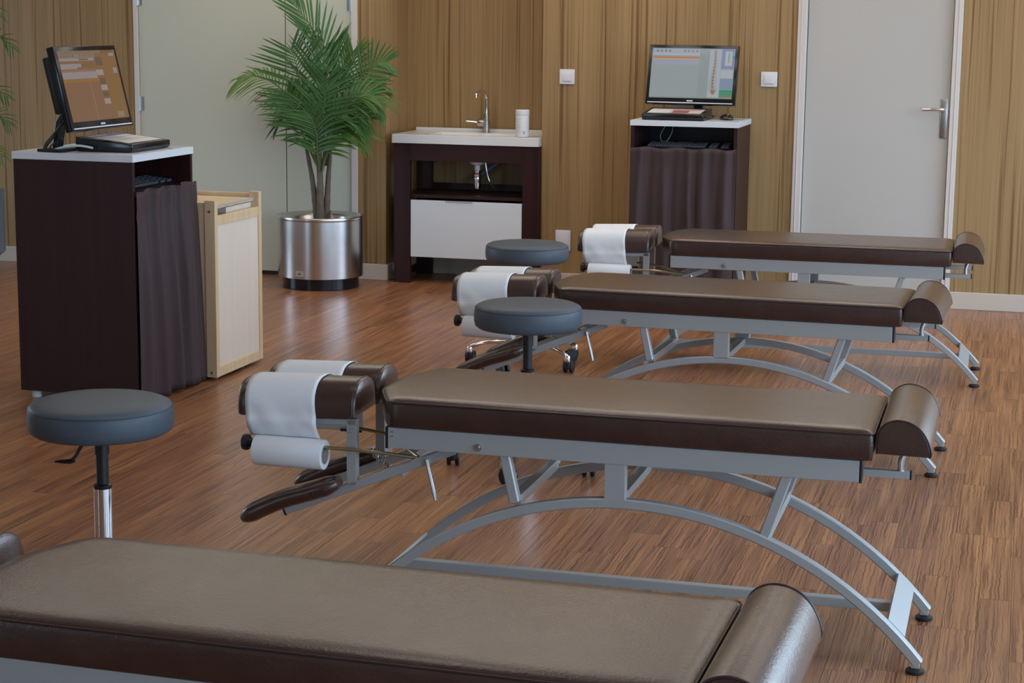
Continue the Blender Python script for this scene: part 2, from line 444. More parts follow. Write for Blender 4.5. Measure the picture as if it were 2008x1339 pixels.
# doors
def lever_plate(parent, x, y, z, side=-1, tall=.206):
    bm = B(x-.019, x+.019, y-.006, y, z-.152, z+.054, bev=.003)
    hp = bobj('handle_plate', bm, M['steel'], parent, True)
    bm = bmesh.new()
    lathe(bm, [(.009, -.05), (.009, -.006)], 12, (x, y, z), 'y')
    tube(bm, [(x, y-.045, z), (x+side*.02, y-.05, z), (x+side*.11, y-.048, z-.002)], .0085, 10)
    bobj('lever', bm, M['chrome'], hp, True)
    for dz in (.045, -.143, -.09):
        bobj('screw' if dz != -.09 else 'keyhole', lathe(bmesh.new(), [(.006, -.008), (.006, -.006)], 10, (x, y, z+dz), 'y'), M['chrome'], hp, True)
d1 = struct(root('door_1', 'cream double door with a narrow right leaf, behind the palm', 'door', (0, 0, 0)))
bm = bmesh.new(); c = .03
box(bm, D1[0]+.0005, D1[0]+.027, WALL-.014, wb, .001, DH-.001, bev=.003); box(bm, D1[1]-.036, D1[1]-.0005, WALL-.014, wb, .001, DH-.001, bev=.003)
box(bm, D1[0]+.027, D1[1]-.036, WALL-.014, wb, DH-.04, DH-.001)
bobj('door_frame', bm, M['trim'], d1)
bobj('door_leaf', B(D1[0]+.030, -4.150, WALL+.002, WALL+.042, .022, DH-.045, bev=.0015), M['door'], d1)
bobj('door_leaf', B(-4.144, D1[1]-.039, WALL+.002, WALL+.042, .022, DH-.045, bev=.0015), M['door'], d1)
bobj('threshold', B(D1[0]+.027, D1[1]-.036, WALL+.004, wb, 0, .02), M['rubber'], d1)  # black strip standing in for the shade in the gap under the leaves
for x, z in ((D1[0]+.029, .985), (D1[0]+.029, 1.60), (D1[1]-.038, 1.58), (D1[0]+.029, .25), (D1[1]-.038, .985)):
    bm = bmesh.new(); lathe(bm, [(.0075, -.045), (.0075, .045)], 10, (x, WALL-.008, z)); box(bm, x-.004, x+.026*(1 if x < -4.5 else -1), WALL-.002, WALL+.003, z-.04, z+.04)
    bobj('hinge', bm, M['zinc'], d1, True)
bm = bmesh.new(); lathe(bm, [(.026, -.010), (.026, -.0)], 18, (-4.205, WALL+.002, .95), 'y'); lathe(bm, [(.009, -.05), (.009, -.01)], 10, (-4.205, WALL+.002, 1.02), 'y')
lathe(bm, [(.026, -.010), (.026, 0)], 18, (-4.205, WALL+.002, 1.02), 'y'); tube(bm, [(-4.205, WALL-.045, 1.02), (-4.32, WALL-.047, 1.018)], .0085, 10)
bobj('door_handle', bm, M['steel'], d1, True)
d2 = struct(root('door_2', 'pale grey flush door with a steel lever handle, right of the screens', 'door', (0, 0, 0)))
bm = bmesh.new()
for x0, x1, s in ((D2[0]-.0, D2[0]+.050, 1), (D2[1]-.046, D2[1], -1)):
    box(bm, x0+.0005, x1-.0005, WALL-.018, wb, .001, DH-.001, bev=.004)
    xs = (x0+.018, x0+.024) if s > 0 else (x1-.024, x1-.018)
    box(bm, xs[0], xs[1], WALL-.022, WALL-.017, .001, DH-.001, bev=.002)
box(bm, D2[0]+.05, D2[1]-.046, WALL-.018, wb, DH-.05, DH-.001)
bobj('door_frame', bm, M['trim'], d2)
bobj('door_leaf', B(D2[0]+.053, D2[1]-.049, WALL+.02, WALL+.06, .006, DH-.053, bev=.0015), M['door2'], d2)
lever_plate(d2, -.424, WALL+.0195, 1.057)

# switches and outlet
def plate(name, label, cat, x, z, w, h, rocker):
    r = root(name, label, cat, (x, WALL, z))
    bobj('cover_plate', B(-w/2, w/2, -.009, -.0005, -h/2, h/2, bev=.004), M['plastic'], r, True)
    if rocker: 
        q = bobj('rocker', B(-w*.29, w*.29, -.0125, -.009, -h*.29, h*.29, bev=.0015), M['plastic'], r, True)
        bobj('rocker_gap', B(-w*.30, w*.30, -.0095, -.0088, -h*.33, -h*.30), M['ink'], r)
    else: bobj('cover_lid', B(-w*.40, w*.40, -.012, -.009, -h*.42, h*.42, bev=.002), M['plastic'], r, True)
plate('light_switch', 'white square light switch on the wood wall between the washbasin and the screen', 'light switch', -2.469, 1.19, .086, .082, True)
plate('light_switch', 'white square light switch on the wood wall beside the grey door', 'light switch', -1.350, 1.197, .088, .08, True)
plate('wall_outlet', 'pale tall wall outlet cover low on the wood wall beside the washbasin', 'outlet', -2.478, .277, .088, .118, False)

# ceiling downlights (warm), flush with the ceiling
k = 0
for x, y in [(-4.4, 9.55), (-3.07, 9.75), (-1.86, 9.62), (.3, 9.55)]:
    r = root('downlight', 'round recessed ceiling downlight above the room', 'downlight', (x, y, CEIL), 0, 'recessed downlights')
    bobj('trim_ring', lathe(bmesh.new(), [(.075, -.008), (.075, -.0005), (.055, -.0005), (.055, -.008)], 20, caps=False), M['plastic'], r, True)
    ld = bpy.data.lights.new('downlight_bulb', 'SPOT'); ld.energy = DOWNLIGHT_W; ld.color = (1.0, .66, .34); ld.shadow_soft_size = .05
    ld.spot_size = R(120); ld.spot_blend = .8
    lo = bpy.data.objects.new('downlight_bulb', ld); COL.objects.link(lo); lo.parent = r; lo.location = (0, 0, -.012)

M['led'] = emat('led_panel', (1.0, .95, .88), FILL_E)
FILL_PANELS = [(x, y) for y in (9.25, 8.35, 7.45) for x in (-4.4, -3.5, -2.6, -1.7, -.8, .1, 1.0)] + [(x, y) for y in (5.8, 4.0) for x in (-5.6, -3.6, -1.6, .4)]  # unseen glowing panels, added so the table tops reflect a brighter ceiling
for k_, (x, y) in enumerate(FILL_PANELS):
    if True:
        r = root('ceiling_light_panel', 'square lit light panel set in the ceiling, ' + ('over the back of the room' if y > 7 else 'over the front tables'), 'ceiling light', (x, y, CEIL), 0, 'square ceiling light panels')
        bm = bmesh.new()
        for q in ((-.31, .31, -.31, -.295), (-.31, .31, .295, .31), (-.31, -.295, -.295, .295), (.295, .31, -.295, .295)): box(bm, *q, -.014, -.0005)
        bobj('panel_frame', bm, M['plastic'], r)
        bobj('diffuser', B(-.295, .295, -.295, .295, -.010, -.001), M['led'], r)

# ================================================================== treatment tables
TW, TL = .229, 1.181
def superprof(w, h, z0, e=2.6, n=20):
    """half round outline (v,z), flat bottom, counter-clockwise"""
    out = [(-w/2, z0)]
    for j in range(n+1):
        a = pi*j/n; c, s = cos(a), sin(a)
        out.append((math.copysign(abs(c)**(2/e), c)*w/2, z0+.004+abs(s)**(2/e)*(h-.004)))
    return out
def make_table():
    T = root('treatment_table', 'x', 'treatment table', (0, 0, 0), 0, 'arched chiropractic tables standing in a row')
    fr = M['frame']
    # mattress -------------------------------------------------
    corner = [(-.062, .085), (-.062, -.085), (0, -TW), (TL, -TW), (TL, TW), (0, TW)]
    def outline(d): return round_poly(mitre(corner, d), [.03, .03, .035, .012+abs(d)*.3, .012+abs(d)*.3, .035], 6)
    out = outline(0)
    def ring(bm, d, z): return [bm.verts.new((p.x, p.y, z)) for p in outline(d)]
    bm = bmesh.new()
    prof = [(.008, .503), (.001, .506), (-.0015, .520), (-.002, .540), (-.001, .556), (.000, .566), (.003, .5695), (.010, .5735), (.022, .5765), (.045, .578)]
    rs = [ring(bm, d, z) for d, z in prof]
    for A, C in zip(rs, rs[1:]):
        for j in range(len(A)): bm.faces.new((A[j], A[(j+1) % len(A)], C[(j+1) % len(A)], C[j]))
    bm.faces.new(rs[0][::-1]); bm.faces.new(rs[-1])
    cu = bobj('mattress', bm, M['leather'], T, True)
    bobj('piping', tube(bmesh.new(), [(p.x, p.y, .5672) for p in inset(out, -.0003)], .0022, 6, closed=True), M['stitch'], cu, True)
    for v in (-1, 1):
        bobj('corner_seam', tube(bmesh.new(), [(TL-.004, v*(TW-.0035), .507), (TL-.004, v*(TW-.001), .54), (TL-.004, v*(TW-.0035), .566)], .0018, 6), M['stitch'], cu, True)
        bobj('corner_seam', tube(bmesh.new(), [(.004, v*(TW+.000), .507), (.004, v*(TW+.002), .54), (.004, v*(TW+.000), .566)], .0014, 6), M['stitch'], cu, True)
    bobj('base_board', B(.002, 1.15, -.18, .18, .492, .5025), M['black'], T)
    # side rails -----------------------------------------------
    for s in (-1, 1):
        a, b = (-.222, -.184) if s < 0 else (.184, .222)
        rl = bobj('side_rail', B(0, 1.151, a, b, .4505, .5025, bev=.002), fr, T)
        bobj('end_cap', B(-.007, 0, a-.001, b+.001, .449, .504, bev=.002), M['black'], rl)
        bobj('end_cap', B(1.151, 1.158, a-.001, b+.001, .449, .504, bev=.002), M['black'], rl)
        bm = bmesh.new(); y = -.222 if s < 0 else .222
        lathe(bm, [(.0095, min(0, s*.004)), (.0095, max(0, s*.004))], 12, (.233, y, .468), 'y'); lathe(bm, [(.005, min(0, s*.009)), (.005, max(0, s*.009))], 6, (.233, y, .468), 'y')
        bobj('bolt', bm, M['zinc'], rl, True)
        for z in (.492, .482): bobj('rivet', lathe(bmesh.new(), [(.0022, min(0, s*.002)), (.0022, max(0, s*.002))], 8, (.012, y, z), 'y'), M['zinc'], rl, True)
        # arch -------------------------------------------------
        Ra, uc, zt = .92, .600, .353
        th = math.asin(.705/Ra)
        pts = [(uc+Ra*sin(-th+2*th*j/40), s*.206, zt-Ra+Ra*cos(-th+2*th*j/40)) for j in range(41)]
        ar = bobj('arch', sq(bmesh.new(), pts, .026, .025), fr, T, True)
        ze = pts[0][2]
        for e in (-1, 1):
            u = uc+e*.699
            bobj('foot_block', B(u-.010, u+.010, s*.206-.0115, s*.206+.0115, .014, ze+.004, bev=.0015), fr, ar)
            bobj('foot_pad', lathe(bmesh.new(), [(.019, 0), (.0225, .003), (.0225, .008), (.012, .0135), (.007, .016)], 18, (u, s*.206, 0)), M['rubber'], ar, True)
        bobj('strut', sq(bmesh.new(), [(.297, s*.203, .452), (.323, s*.203, .336)], .026, .026, Vector((1, 0, 0))), fr, T, True)
        bobj('strut', sq(bmesh.new(), [(.984, s*.203, .452), (.935, s*.203, .300)], .026, .026, Vector((1, 0, 0))), fr, T, True)
        bobj('centre_post', B(.548, .600, s*.206-.013, s*.206+.013, .358, .4505, bev=.002), fr, T)
    bobj('cross_bar', B(.310, .336, -.193, .193, .326, .351, bev=.002), fr, T)
    bobj('cross_bar', B(.923, .949, -.193, .193, .290, .314, bev=.002), fr, T)
    bobj('cross_bar', B(.560, .588, -.193, .193, .342, .364, bev=.002), fr, T)
    bobj('stop_block', B(.604, .646, .150, .222, .420, .4495, bev=.003), M['black'], T)  # black block standing in for the shaded far post
    Ra, uc, zt = .92, .600, .353
    for e in (-1, 1):
        u0, u1 = .622, .662
        p = [(uc+e*u, sqrt(Ra*Ra-u*u)+zt-Ra) for u in (u0, u1)]
        n = Vector((p[1][1]-p[0][1], -(p[1][0]-p[0][0]))).normalized()*.0135*e
        q = [(p[0][0]-n.x, p[0][1]-n.y), (p[1][0]-n.x, p[1][1]-n.y), (p[1][0]-n.x*.5, p[1][1]-n.y*.5), (p[0][0]-n.x*.5, p[0][1]-n.y*.5)]
        bobj('end_plate', prism(bmesh.new(), q, 'xz', -.193, .193), fr, T)
    bobj('stretcher', B(-.033, 1.233, -.013, .013, .080, .104, bev=.002), fr, T)
    # foot bolster ----------------------------------------------
    P = [(1.188, .5225), (1.186, .55), (1.191, .578), (1.207, .596), (1.232, .6045), (1.262, .600), (1.288, .583), (1.305, .556), (1.312, .530), (1.308, .5205)]
    pp = [(v.x, v.y) for v in catmull([(a, b, 0) for a, b in P], 4)]
    cx, cz = 1.248, .555
    bm = bmesh.new(); rings = []
    for v, sc in ((-TW, .0), (-TW, .6), (-TW+.0005, .93), (-TW+.004, .985), (-TW+.012, 1), (0, 1.004), (TW-.012, 1), (TW-.004, .985), (TW-.0005, .93), (TW, .6), (TW, 0)):
        if sc == 0: rings.append(None); continue
        rings.append([bm.verts.new((cx+(a-cx)*sc, v, cz+(b-cz)*sc)) for a, b in pp])
    for A, C in zip(rings[1:-2], rings[2:-1]):
        for j in range(len(A)): bm.faces.new((A[j], A[(j+1) % len(A)], C[(j+1) % len(A)], C[j]))
    bm.faces.new(rings[1][::-1]); bm.faces.new(rings[-2])
    bo = bobj('foot_bolster', bm, M['leather'], T, True)
    for s in (-1, 1):
        bobj('piping', tube(bmesh.new(), [(cx+(a-cx)*.985, s*(TW-.003), cz+(b-cz)*.985) for a, b in pp], .0023, 6, up=Vector((0, 1, 0))), M['stitch'], bo, True)
        y = s*.14
        br = bobj('bolster_rail', B(1.10, 1.262, y-.010, y+.010, .449, .467, bev=.002), fr, T)
        bobj('end_cap', B(1.262, 1.267, y-.0105, y+.0105, .448, .468, bev=.002), M['black'], br)
        bobj('bolster_support', tube(bmesh.new(), [(1.240, y, .467), (1.240, y+.0, .49), (1.252, y+.006, .524)], .008, 10, up=Vector((1, 0, 0))), M['zinc'], T, True)
    # head end -------------------------------------------------------
    tilt = R(2.0)
    for s in (-1, 1):
        sb = bobj('head_bar', sq(bmesh.new(), [(-.300, s*.150, .250), (.150, s*.150, .441)], .024, .024), fr, T, True)
        bobj('end_cap', sq(bmesh.new(), [(-.304, s*.150, .2483), (-.2995, s*.150, .2502)], .026, .026), M['black'], sb)
        hu = -.118 if s < 0 else -.146
        bobj('head_post', B(hu-.013, hu+.013, s*.150-.012, s*.150+.012, .330, .502, bev=.002), fr, T)
        hb = bobj('head_rail', sq(bmesh.new(), [(hu+.013, s*.150, .4945), (-.40, s*.150, .4845)], .024, .016), fr, T, True)
        for dz, du in ((.478, hu-.003), (.468, hu+.001), (.468, hu-.007)): bobj('rivet', lathe(bmesh.new(), [(.0018, -.0012), (.0018, 0)], 8, (du, s*.150-.012, dz), 'y'), M['zinc'], T, True)
        # head pad
        pr = superprof(.166, .090, 0, 2.7, 22); bm = bmesh.new(); rings = []
        for u, sc, dz in ((-.426, .70, .012), (-.4245, .86, .006), (-.418, .95, .002), (-.406, 1, 0), (-.25, 1.006, 0), (-.122, 1, 0), (-.111, .985, .001), (-.105, .94, .003), (-.102, .82, .008), (-.100, .5, .02)):
            rings.append([bm.verts.new((u, s*.0925+v*sc, .5075+(u+.1)*math.tan(tilt)+dz+(z)*sc)) for v, z in pr])
        for A, C in zip(rings, rings[1:]):
            for j in range(len(A)): bm.faces.new((A[j], A[(j+1) % len(A)], C[(j+1) % len(A)], C[j]))
        bm.faces.new(rings[0][::-1]); bm.faces.new(rings[-1])
        hp = bobj('head_pad', bm, M['leather'], T, True)
        bobj('piping', tube(bmesh.new(), [(-.113, s*.0925+v*.993, .5078+(-.01)*math.tan(tilt)+z*.993) for v, z in pr[1:]], .0020, 6, up=Vector((1, 0, 0))), M['stitch'], hp, True)
        # arm rest : bent leaf shape on the bar
        ctr = catmull([(-.405, s*.185, .224), (-.385, s*.185, .241), (-.34, s*.186, .266), (-.28, s*.187, .294), (-.21, s*.188, .318), (-.165, s*.188, .335), (-.142, s*.186, .347)], 5)
        n = len(ctr)
        def sec(i):
            t = i/(n-1); k = max(min(1, (t/.22))**.5, .12); e = max(0, (t-.80)/.20)
            w, h = .044*k*(1-.35*e), .024*k*(1-.45*e)
            return [(w*math.copysign(abs(cos(a))**.8, cos(a)), h*math.copysign(abs(sin(a))**.8, sin(a))) for a in [2*pi*j/16 for j in range(16)]]
        am = bobj('arm_rest', sweep(bmesh.new(), ctr, sec), M['leather'], T, True)
        bobj('piping', tube(bmesh.new(), [(-.196, s*.188+.043*cos(a), .322+.0238*sin(a)) for a in [2*pi*j/20 for j in range(20)]], .0018, 6, closed=True, up=Vector((1, 0, 0))), M['stitch'], am, True)
    bobj('head_cross_bar', B(-.012, .012, -.138, .138, .358, .380, bev=.002), fr, T)
    bobj('head_cross_bar', B(-.400, -.380, -.138, .138, .478, .492, bev=.002), fr, T)
    # roll holder, tension lever, spring
    bobj('roll_rod', tube(bmesh.new(), [(-.395, -.186, .4300), (-.10, -.186, .4300), (-.02, -.175, .424), (.055, -.150, .412)], .0048, 8), M['brass'], T, True)
    bobj('tension_rod', tube(bmesh.new(), [(-.20, .08, .425), (-.09, .05, .420), (.055, -.138, .410)], .0045, 8), M['brass'], T, True)
    bobj('roll_knob', lathe(bmesh.new(), [(.012, -.402), (.020, -.400), (.0215, -.394), (.020, -.386), (.012, -.382), (.008, -.370)], 18, (0, -.186, .430), 'x'), M['black'], T, True)
    bobj('release_lever', tube(bmesh.new(), [(.083, -.168, .415), (.087, -.168, .395), (.109, -.172, .313)], .0050, 8, up=Vector((1, 0, 0))), M['zinc'], T, True)
    sp = [(-.100+.055*t, -.05+.010*cos(t*44), .395-.05*t+.010*sin(t*44)) for t in [j/60 for j in range(61)]]
    bobj('spring', tube(bmesh.new(), sp, .0020, 5), M['zinc'], T, True)
    bobj('paper_clip_bar', B(-.275, -.215, .180, .188, .388, .394), M['black'], T)
    return T
proto = make_table()
TABS = [(-1.5876, 2.6890, -.01879, 'nearest arched table with brown leather mattress, cut off by the bottom of the picture'),
        (-1.4796, 4.4495, .00430, 'arched grey steel table with brown leather mattress, second from the front, seen whole'),
        (-1.5360, 6.4627, -.02905, 'arched grey steel table with brown leather mattress, third from the front, behind a stool'),
        (-1.4540, 8.0565, .01724, 'farthest arched table with brown leather mattress, in front of the grey door')]
def paper_roll(label):
    r = root('paper_roll', label, 'paper roll', (0, 0, 0), 0, 'headrest paper rolls on the tables')
    c = (0, -.186, .4115); u0, u1 = -.366, -.180
    bm = bmesh.new(); lathe(bm, [(.0245, u0), (.0375, u0), (.0385, u0+.004), (.0385, u1-.004), (.0375, u1), (.0245, u1)], 32, c, 'x', caps=False)
    bobj('roll', bm, M['paper'], r, True)
    bobj('core', lathe(bmesh.new(), [(.0244, u0-.0008), (.0244, u1+.0008), (.0228, u1+.0008), (.0228, u0-.0008), (.0244, u0-.0008)], 28, c, 'x', caps=False), M['core'], r, True)
    # sheet drawn from the back of the roll up over both head pads
    pr = superprof(.172, .094, 0, 2.7, 22)[1:]
    near = [(-.0925+v, .5065+z) for v, z in pr if v <= 0.058][::-1]
    far = [(.0925+v, .5065+z) for v, z in pr if v >= -.058][::-1]
    path = [(-.166, .4455), (-.172, .458), (-.1795, .476), (-.183, .496)] + near + [(0, .5665)] + far + [(.182, .49), (.184, .45), (.186, .415), (.187, .388)]
    pts = [(p.x, p.y) for p in catmull([(a, b, 0) for a, b in path], 2)]
    rnd = random.Random(3); ph = [(rnd.uniform(20, 70), rnd.uniform(15, 60), rnd.uniform(0, 6)) for _ in range(5)]
    bm = bmesh.new(); grid = []; nu = 16; acc = 0; last = None
    for i, (v, z) in enumerate(pts):
        if last: acc += math.hypot(v-last[0], z-last[1])
        last = (v, z); row = []
        loose = max(0, 1-abs(acc-.06)/.07)
        sh = .012*(1-min(acc/.12, 1))            # sheet leans a little towards the roll's end
        for j in range(nu+1):
            t = j/nu; u = -.401+sh+t*.190
            w = sum(sin(a*u+b*acc+c0) for a, b, c0 in ph)*.0017*loose + .0026*loose*sin(26*(u+.2*acc))
            tl = .0349*(u+.1)*(1 if z > .495 else max(0, (z-.44)/.055))
            row.append(bm.verts.new((u, v-abs(w) if v < 0 else v, z+tl+.0008)))
        grid.append(row)
    for A, C in zip(grid, grid[1:]):
        for j in range(nu): bm.faces.new((A[j], A[j+1], C[j+1], C[j]))
    o = bobj('paper_sheet', bm, M['paper'], r, True)
    md = o.modifiers.new('thickness', 'SOLIDIFY'); md.thickness = .0003; md.offset = 1
    return r
proto_roll = None
for i, (x, y, a, lab) in enumerate(TABS):
    t = proto if i == 0 else copy_tree(proto)
    t.location = (x, y, 0); t.rotation_euler = (0, 0, a); t['label'] = lab
    if i > 0:
        pl = 'white paper roll with its sheet drawn over the headrest of the %s table' % ['second', 'third', 'farthest'][i-1]
        if proto_roll is None: pr_ = proto_roll = paper_roll(pl)
        else: pr_ = copy_tree(proto_roll)
        pr_.location = (x, y, 0); pr_.rotation_euler = (0, 0, a); pr_['label'] = pl

# ================================================================== stools
def make_stool():
    T = root('stool', 'x', 'stool', (0, 0, 0), 0, 'round swivel stools')
    r = .1825
    prof = [(.150, .461), (.168, .4635), (.178, .471), (.1818, .485), (.1825, .500), (.1815, .516), (.1785, .528), (.174, .5345), (.160, .5405), (.12, .545), (.06, .547), (.001, .5475)]
    s = bobj('seat', lathe(bmesh.new(), prof, 64), M['vinyl'], T, True)
    bobj('seam', tube(bmesh.new(), [(.1788*cos(2*pi*j/64), .1788*sin(2*pi*j/64), .5285) for j in range(64)], .0013, 5, closed=True), M['vinylseam'], s, True)
    bobj('seat_plate', lathe(bmesh.new(), [(.06, .448), (.085, .452), (.085, .4615), (.06, .4615)], 24), M['black'], T, True)
    bm = bmesh.new(); a = Vector((-.93, -.36, 0)); 
    tube(bm, [a*.03+Vector((0, 0, .450)), a*.045+Vector((0, 0, .440)), a*.066+Vector((0, 0, .405)), a*.075+Vector((0, 0, .396))], .0045, 8)
    sweep(bm, [a*.070+Vector((0, 0, .393)), a*.083+Vector((0, 0, .392)), a*.105+Vector((0, 0, .394)), a*.120+Vector((0, 0, .395))], lambda i: [(w*(.008, .015, .013, .004)[i], h*(.005, .006, .004, .002)[i]) for w, h in ((1, 0), (.7, .7), (0, 1), (-.7, .7), (-1, 0), (-.7, -.7), (0, -1), (.7, -.7))])
    bobj('height_lever', bm, M['black'], T, True)
    bm = bmesh.new(); lathe(bm, [(.0185, .405), (.0185, .4485)], 20); lathe(bm, [(.0155, .300), (.0155, .405)], 20)
    bobj('gas_column', bm, M['black'], T, True)
    bobj('column_collar', lathe(bmesh.new(), [(.022, .316), (.0235, .318), (.0235, .325), (.018, .328)], 24), M['black'], T, True)
    bobj('column_sleeve', lathe(bmesh.new(), [(.0235, .075), (.0235, .316), (.020, .3175)], 28), M['chrome'], T, True)
    bobj('hub', lathe(bmesh.new(), [(.030, .060), (.036, .068), (.036, .092), (.028, .102)], 24), M['chrome'], T, True)
    for k in range(5):
        a = 2*pi*k/5; d = Vector((cos(a), sin(a), 0)); n = Vector((-sin(a), cos(a), 0))
        pts = catmull([d*.030+Vector((0, 0, .086)), d*.10+Vector((0, 0, .100)), d*.18+Vector((0, 0, .096)), d*.235+Vector((0, 0, .080)), d*.252+Vector((0, 0, .072))], 4)
        m = len(pts)
        bobj('leg', sweep(bmesh.new(), pts, lambda i: [((.013-.004*i/m)*cos(q), (.010-.002*i/m)*sin(q)) for q in [2*pi*j/10 for j in range(10)]]), M['chrome'], T, True)
        c = d*.250
        cs = bobj('caster', lathe(bmesh.new(), [(.010, .044), (.0125, .050), (.0125, .070), (.009, .078)], 14, (c.x, c.y, 0)), M['chrome'], T, True)
        sw = a+1.1+.9*k; e = Vector((cos(sw), sin(sw), 0)); f = Vector((-sin(sw), cos(sw), 0)); wc = c+e*.020
        bm = bmesh.new(); lathe(bm, [(.0125, .020), (.0145, .026), (.0145, .050), (.010, .052)], 14, (c.x, c.y, 0))
        bobj('fork', bm, M['black'], cs, True)
        for s2 in (-1, 1):
            bm = bmesh.new(); lathe(bm, [(.018, .006), (.0255, .0075), (.0272, .011), (.0272, .017), (.0255, .0205), (.0245, .021), (.0235, .0195), (.008, .0205)], 22, (0, 0, 0), 'x')
            for v in bm.verts: v.co = Vector((wc.x, wc.y, .0274))+f*(v.co.x*s2)+e*v.co.y+Vector((0, 0, v.co.z))
            bobj('wheel', bm, M['black'], cs, True)
    return T
st = make_stool()
for i, (x, y, a, lab) in enumerate([
        (-2.2073, 4.1258, 20, 'grey round swivel stool in the left foreground with a height lever'),
        (-1.5760, 5.9300, 268, 'grey round swivel stool standing between the second and third tables'),
        (-2.0654, 7.7400, 259, 'smallest looking grey round stool, farthest back, beside the farthest table')]):
    o = st if i == 0 else copy_tree(st)
    o.location = (x, y, 0); o.rotation_euler = (0, 0, R(a)); o['label'] = lab
    if i == 1: o.scale = (1, 1, 1.037)          # raised a little on its gas column

# ================================================================== computer cabinets
def curtain_mesh(w, z0, z1, folds, amp, seed, flare=.0):
    """curtain in local x (0..w), y outwards negative"""
    rnd = random.Random(seed); bm = bmesh.new(); nx, nz = 110, 34; grid = []
    xs = [(i+.5+rnd.uniform(-.28, .28))/folds for i in range(folds)]; am = [rnd.uniform(.55, 1.2) for _ in xs]; wd = [rnd.uniform(.032, .066) for _ in xs]; dr = [rnd.uniform(-.06, .06) for _ in xs]
    for k in range(nz+1):
        t = k/nz; z = z1+(z0-z1)*t; row = []
        for i in range(nx+1):
            s = i/nx; y = 0
            for c, a, b, d in zip(xs, am, wd, dr):
                q = (s-(c+d*t))/(b*(.75+.6*t)); y -= a*math.exp(-q*q)*amp*(.35+.65*min(1, t*2.2)+.25*math.exp(-(t/.05)**2))
            y *= min(1, .15+s/.07)
            y -= .0035*sin(2*pi*s*9+3*t)*(1-.5*t) + flare*t*s
            if t < .13: y += .003*math.exp(-((t-.115)/.012)**2)
            zz = z+.004*sin(2*pi*s*3.3+seed)*(1-t)+.006*sin(7*s+seed)*t
            row.append(bm.verts.new((s*w+.004*sin(5*t+seed)*t, y, zz)))
        grid.append(row)
    for A, C in zip(grid, grid[1:]):
        for j in range(nx): bm.faces.new((A[j], A[j+1], C[j+1], C[j]))
    return bm
def make_cabinet(label, w, d, h, loc, rz, seed, kz, cx0=.006, cx1=-.006, cy=-.001, folds=5):
    """front faces local -y; local origin: front left floor corner"""
    T = root('computer_cabinet', label, 'cabinet', loc, rz, 'dark computer cabinets with a curtain')
    th, tp = .019, .028; m = M['mahogany']
    for x0 in (.004, w-.004-th):
        sd = bobj('side_panel', B(x0, x0+th, .004, d-.004, .03, h-tp, bev=.001), m, T)
        for z in (kz+.035, kz+.060, kz+.085):
            xx = x0+th if x0 < .1 else x0
            bobj('shelf_hole', lathe(bmesh.new(), [(.0025, -.0006), (.0025, .0006)], 8, (xx, .16, z), 'x'), M['zinc'], sd)
    bobj('back_panel', B(.004+th, w-.004-th, d-.012, d-.006, .03, h-tp), M['black'], T)
    bobj('bottom_panel', B(.004+th, w-.004-th, .01, d-.014, .05, .068), M['mahogany_x'], T)
    bobj('shelf', B(.004+th, w-.004-th, .03, d-.014, kz-.018, kz), M['mahogany_x'], T)
    for x0 in (.014, w-.014-.05):
        for y0 in (.03, d-.08): bobj('foot', lathe(bmesh.new(), [(.018, 0), (.020, .004), (.014, .031)], 12, (x0+.025, y0+.025, 0)), M['white'], T, True)
    bobj('top', B(0, w, 0, d, h-tp, h, bev=.0012), M['white'], T)
    cu = bobj('curtain', curtain_mesh(w+cx1-cx0, .012, kz+.010, folds, .034, seed, .030), M['curtain'], T, True, (cx0, cy, 0))
    md = cu.modifiers.new('thickness', 'SOLIDIFY'); md.thickness = .0012
    bobj('curtain_rod', tube(bmesh.new(), [(.03, .016, kz-.012), (w-.03, .016, kz-.012)], .0035, 8), M['zinc'], T, True)
    return T
def keyboard(label, w, loc, rz):
    T = root('keyboard', label, 'keyboard', loc, rz, 'black keyboards on the cabinet shelves')
    bm = bmesh.new(); prism(bm, [(0, 0), (.145, 0), (.145, .024), (.130, .026), (0, .012)], 'yz', 0, w, .002)
    bobj('case', bm, M['blackg'], T, True)
    bm = bmesh.new()
    for r in range(6):
        n = 21; y0 = .010+r*.0205; z = .0125+(y0/.130)*.014; x = .010
        for k in range(n):
            kw = (w-.02)/n
            if r == 0 and 5 <= k <= 9:
                if k > 5: continue
                box(bm, x+k*kw+.001, x+(k+5)*kw-.001, y0, y0+.016, z-.004, z+.007)
                continue
            if k in (15, 18): continue
            if r == 5 and k in (1, 6, 11): continue
            box(bm, x+k*kw+.001, x+(k+1)*kw-.001, y0, y0+.016, z-.004, z+.007)
    ko = bobj('keys', bm, M['kbtop'], T); ko['kind'] = 'stuff'
    return T
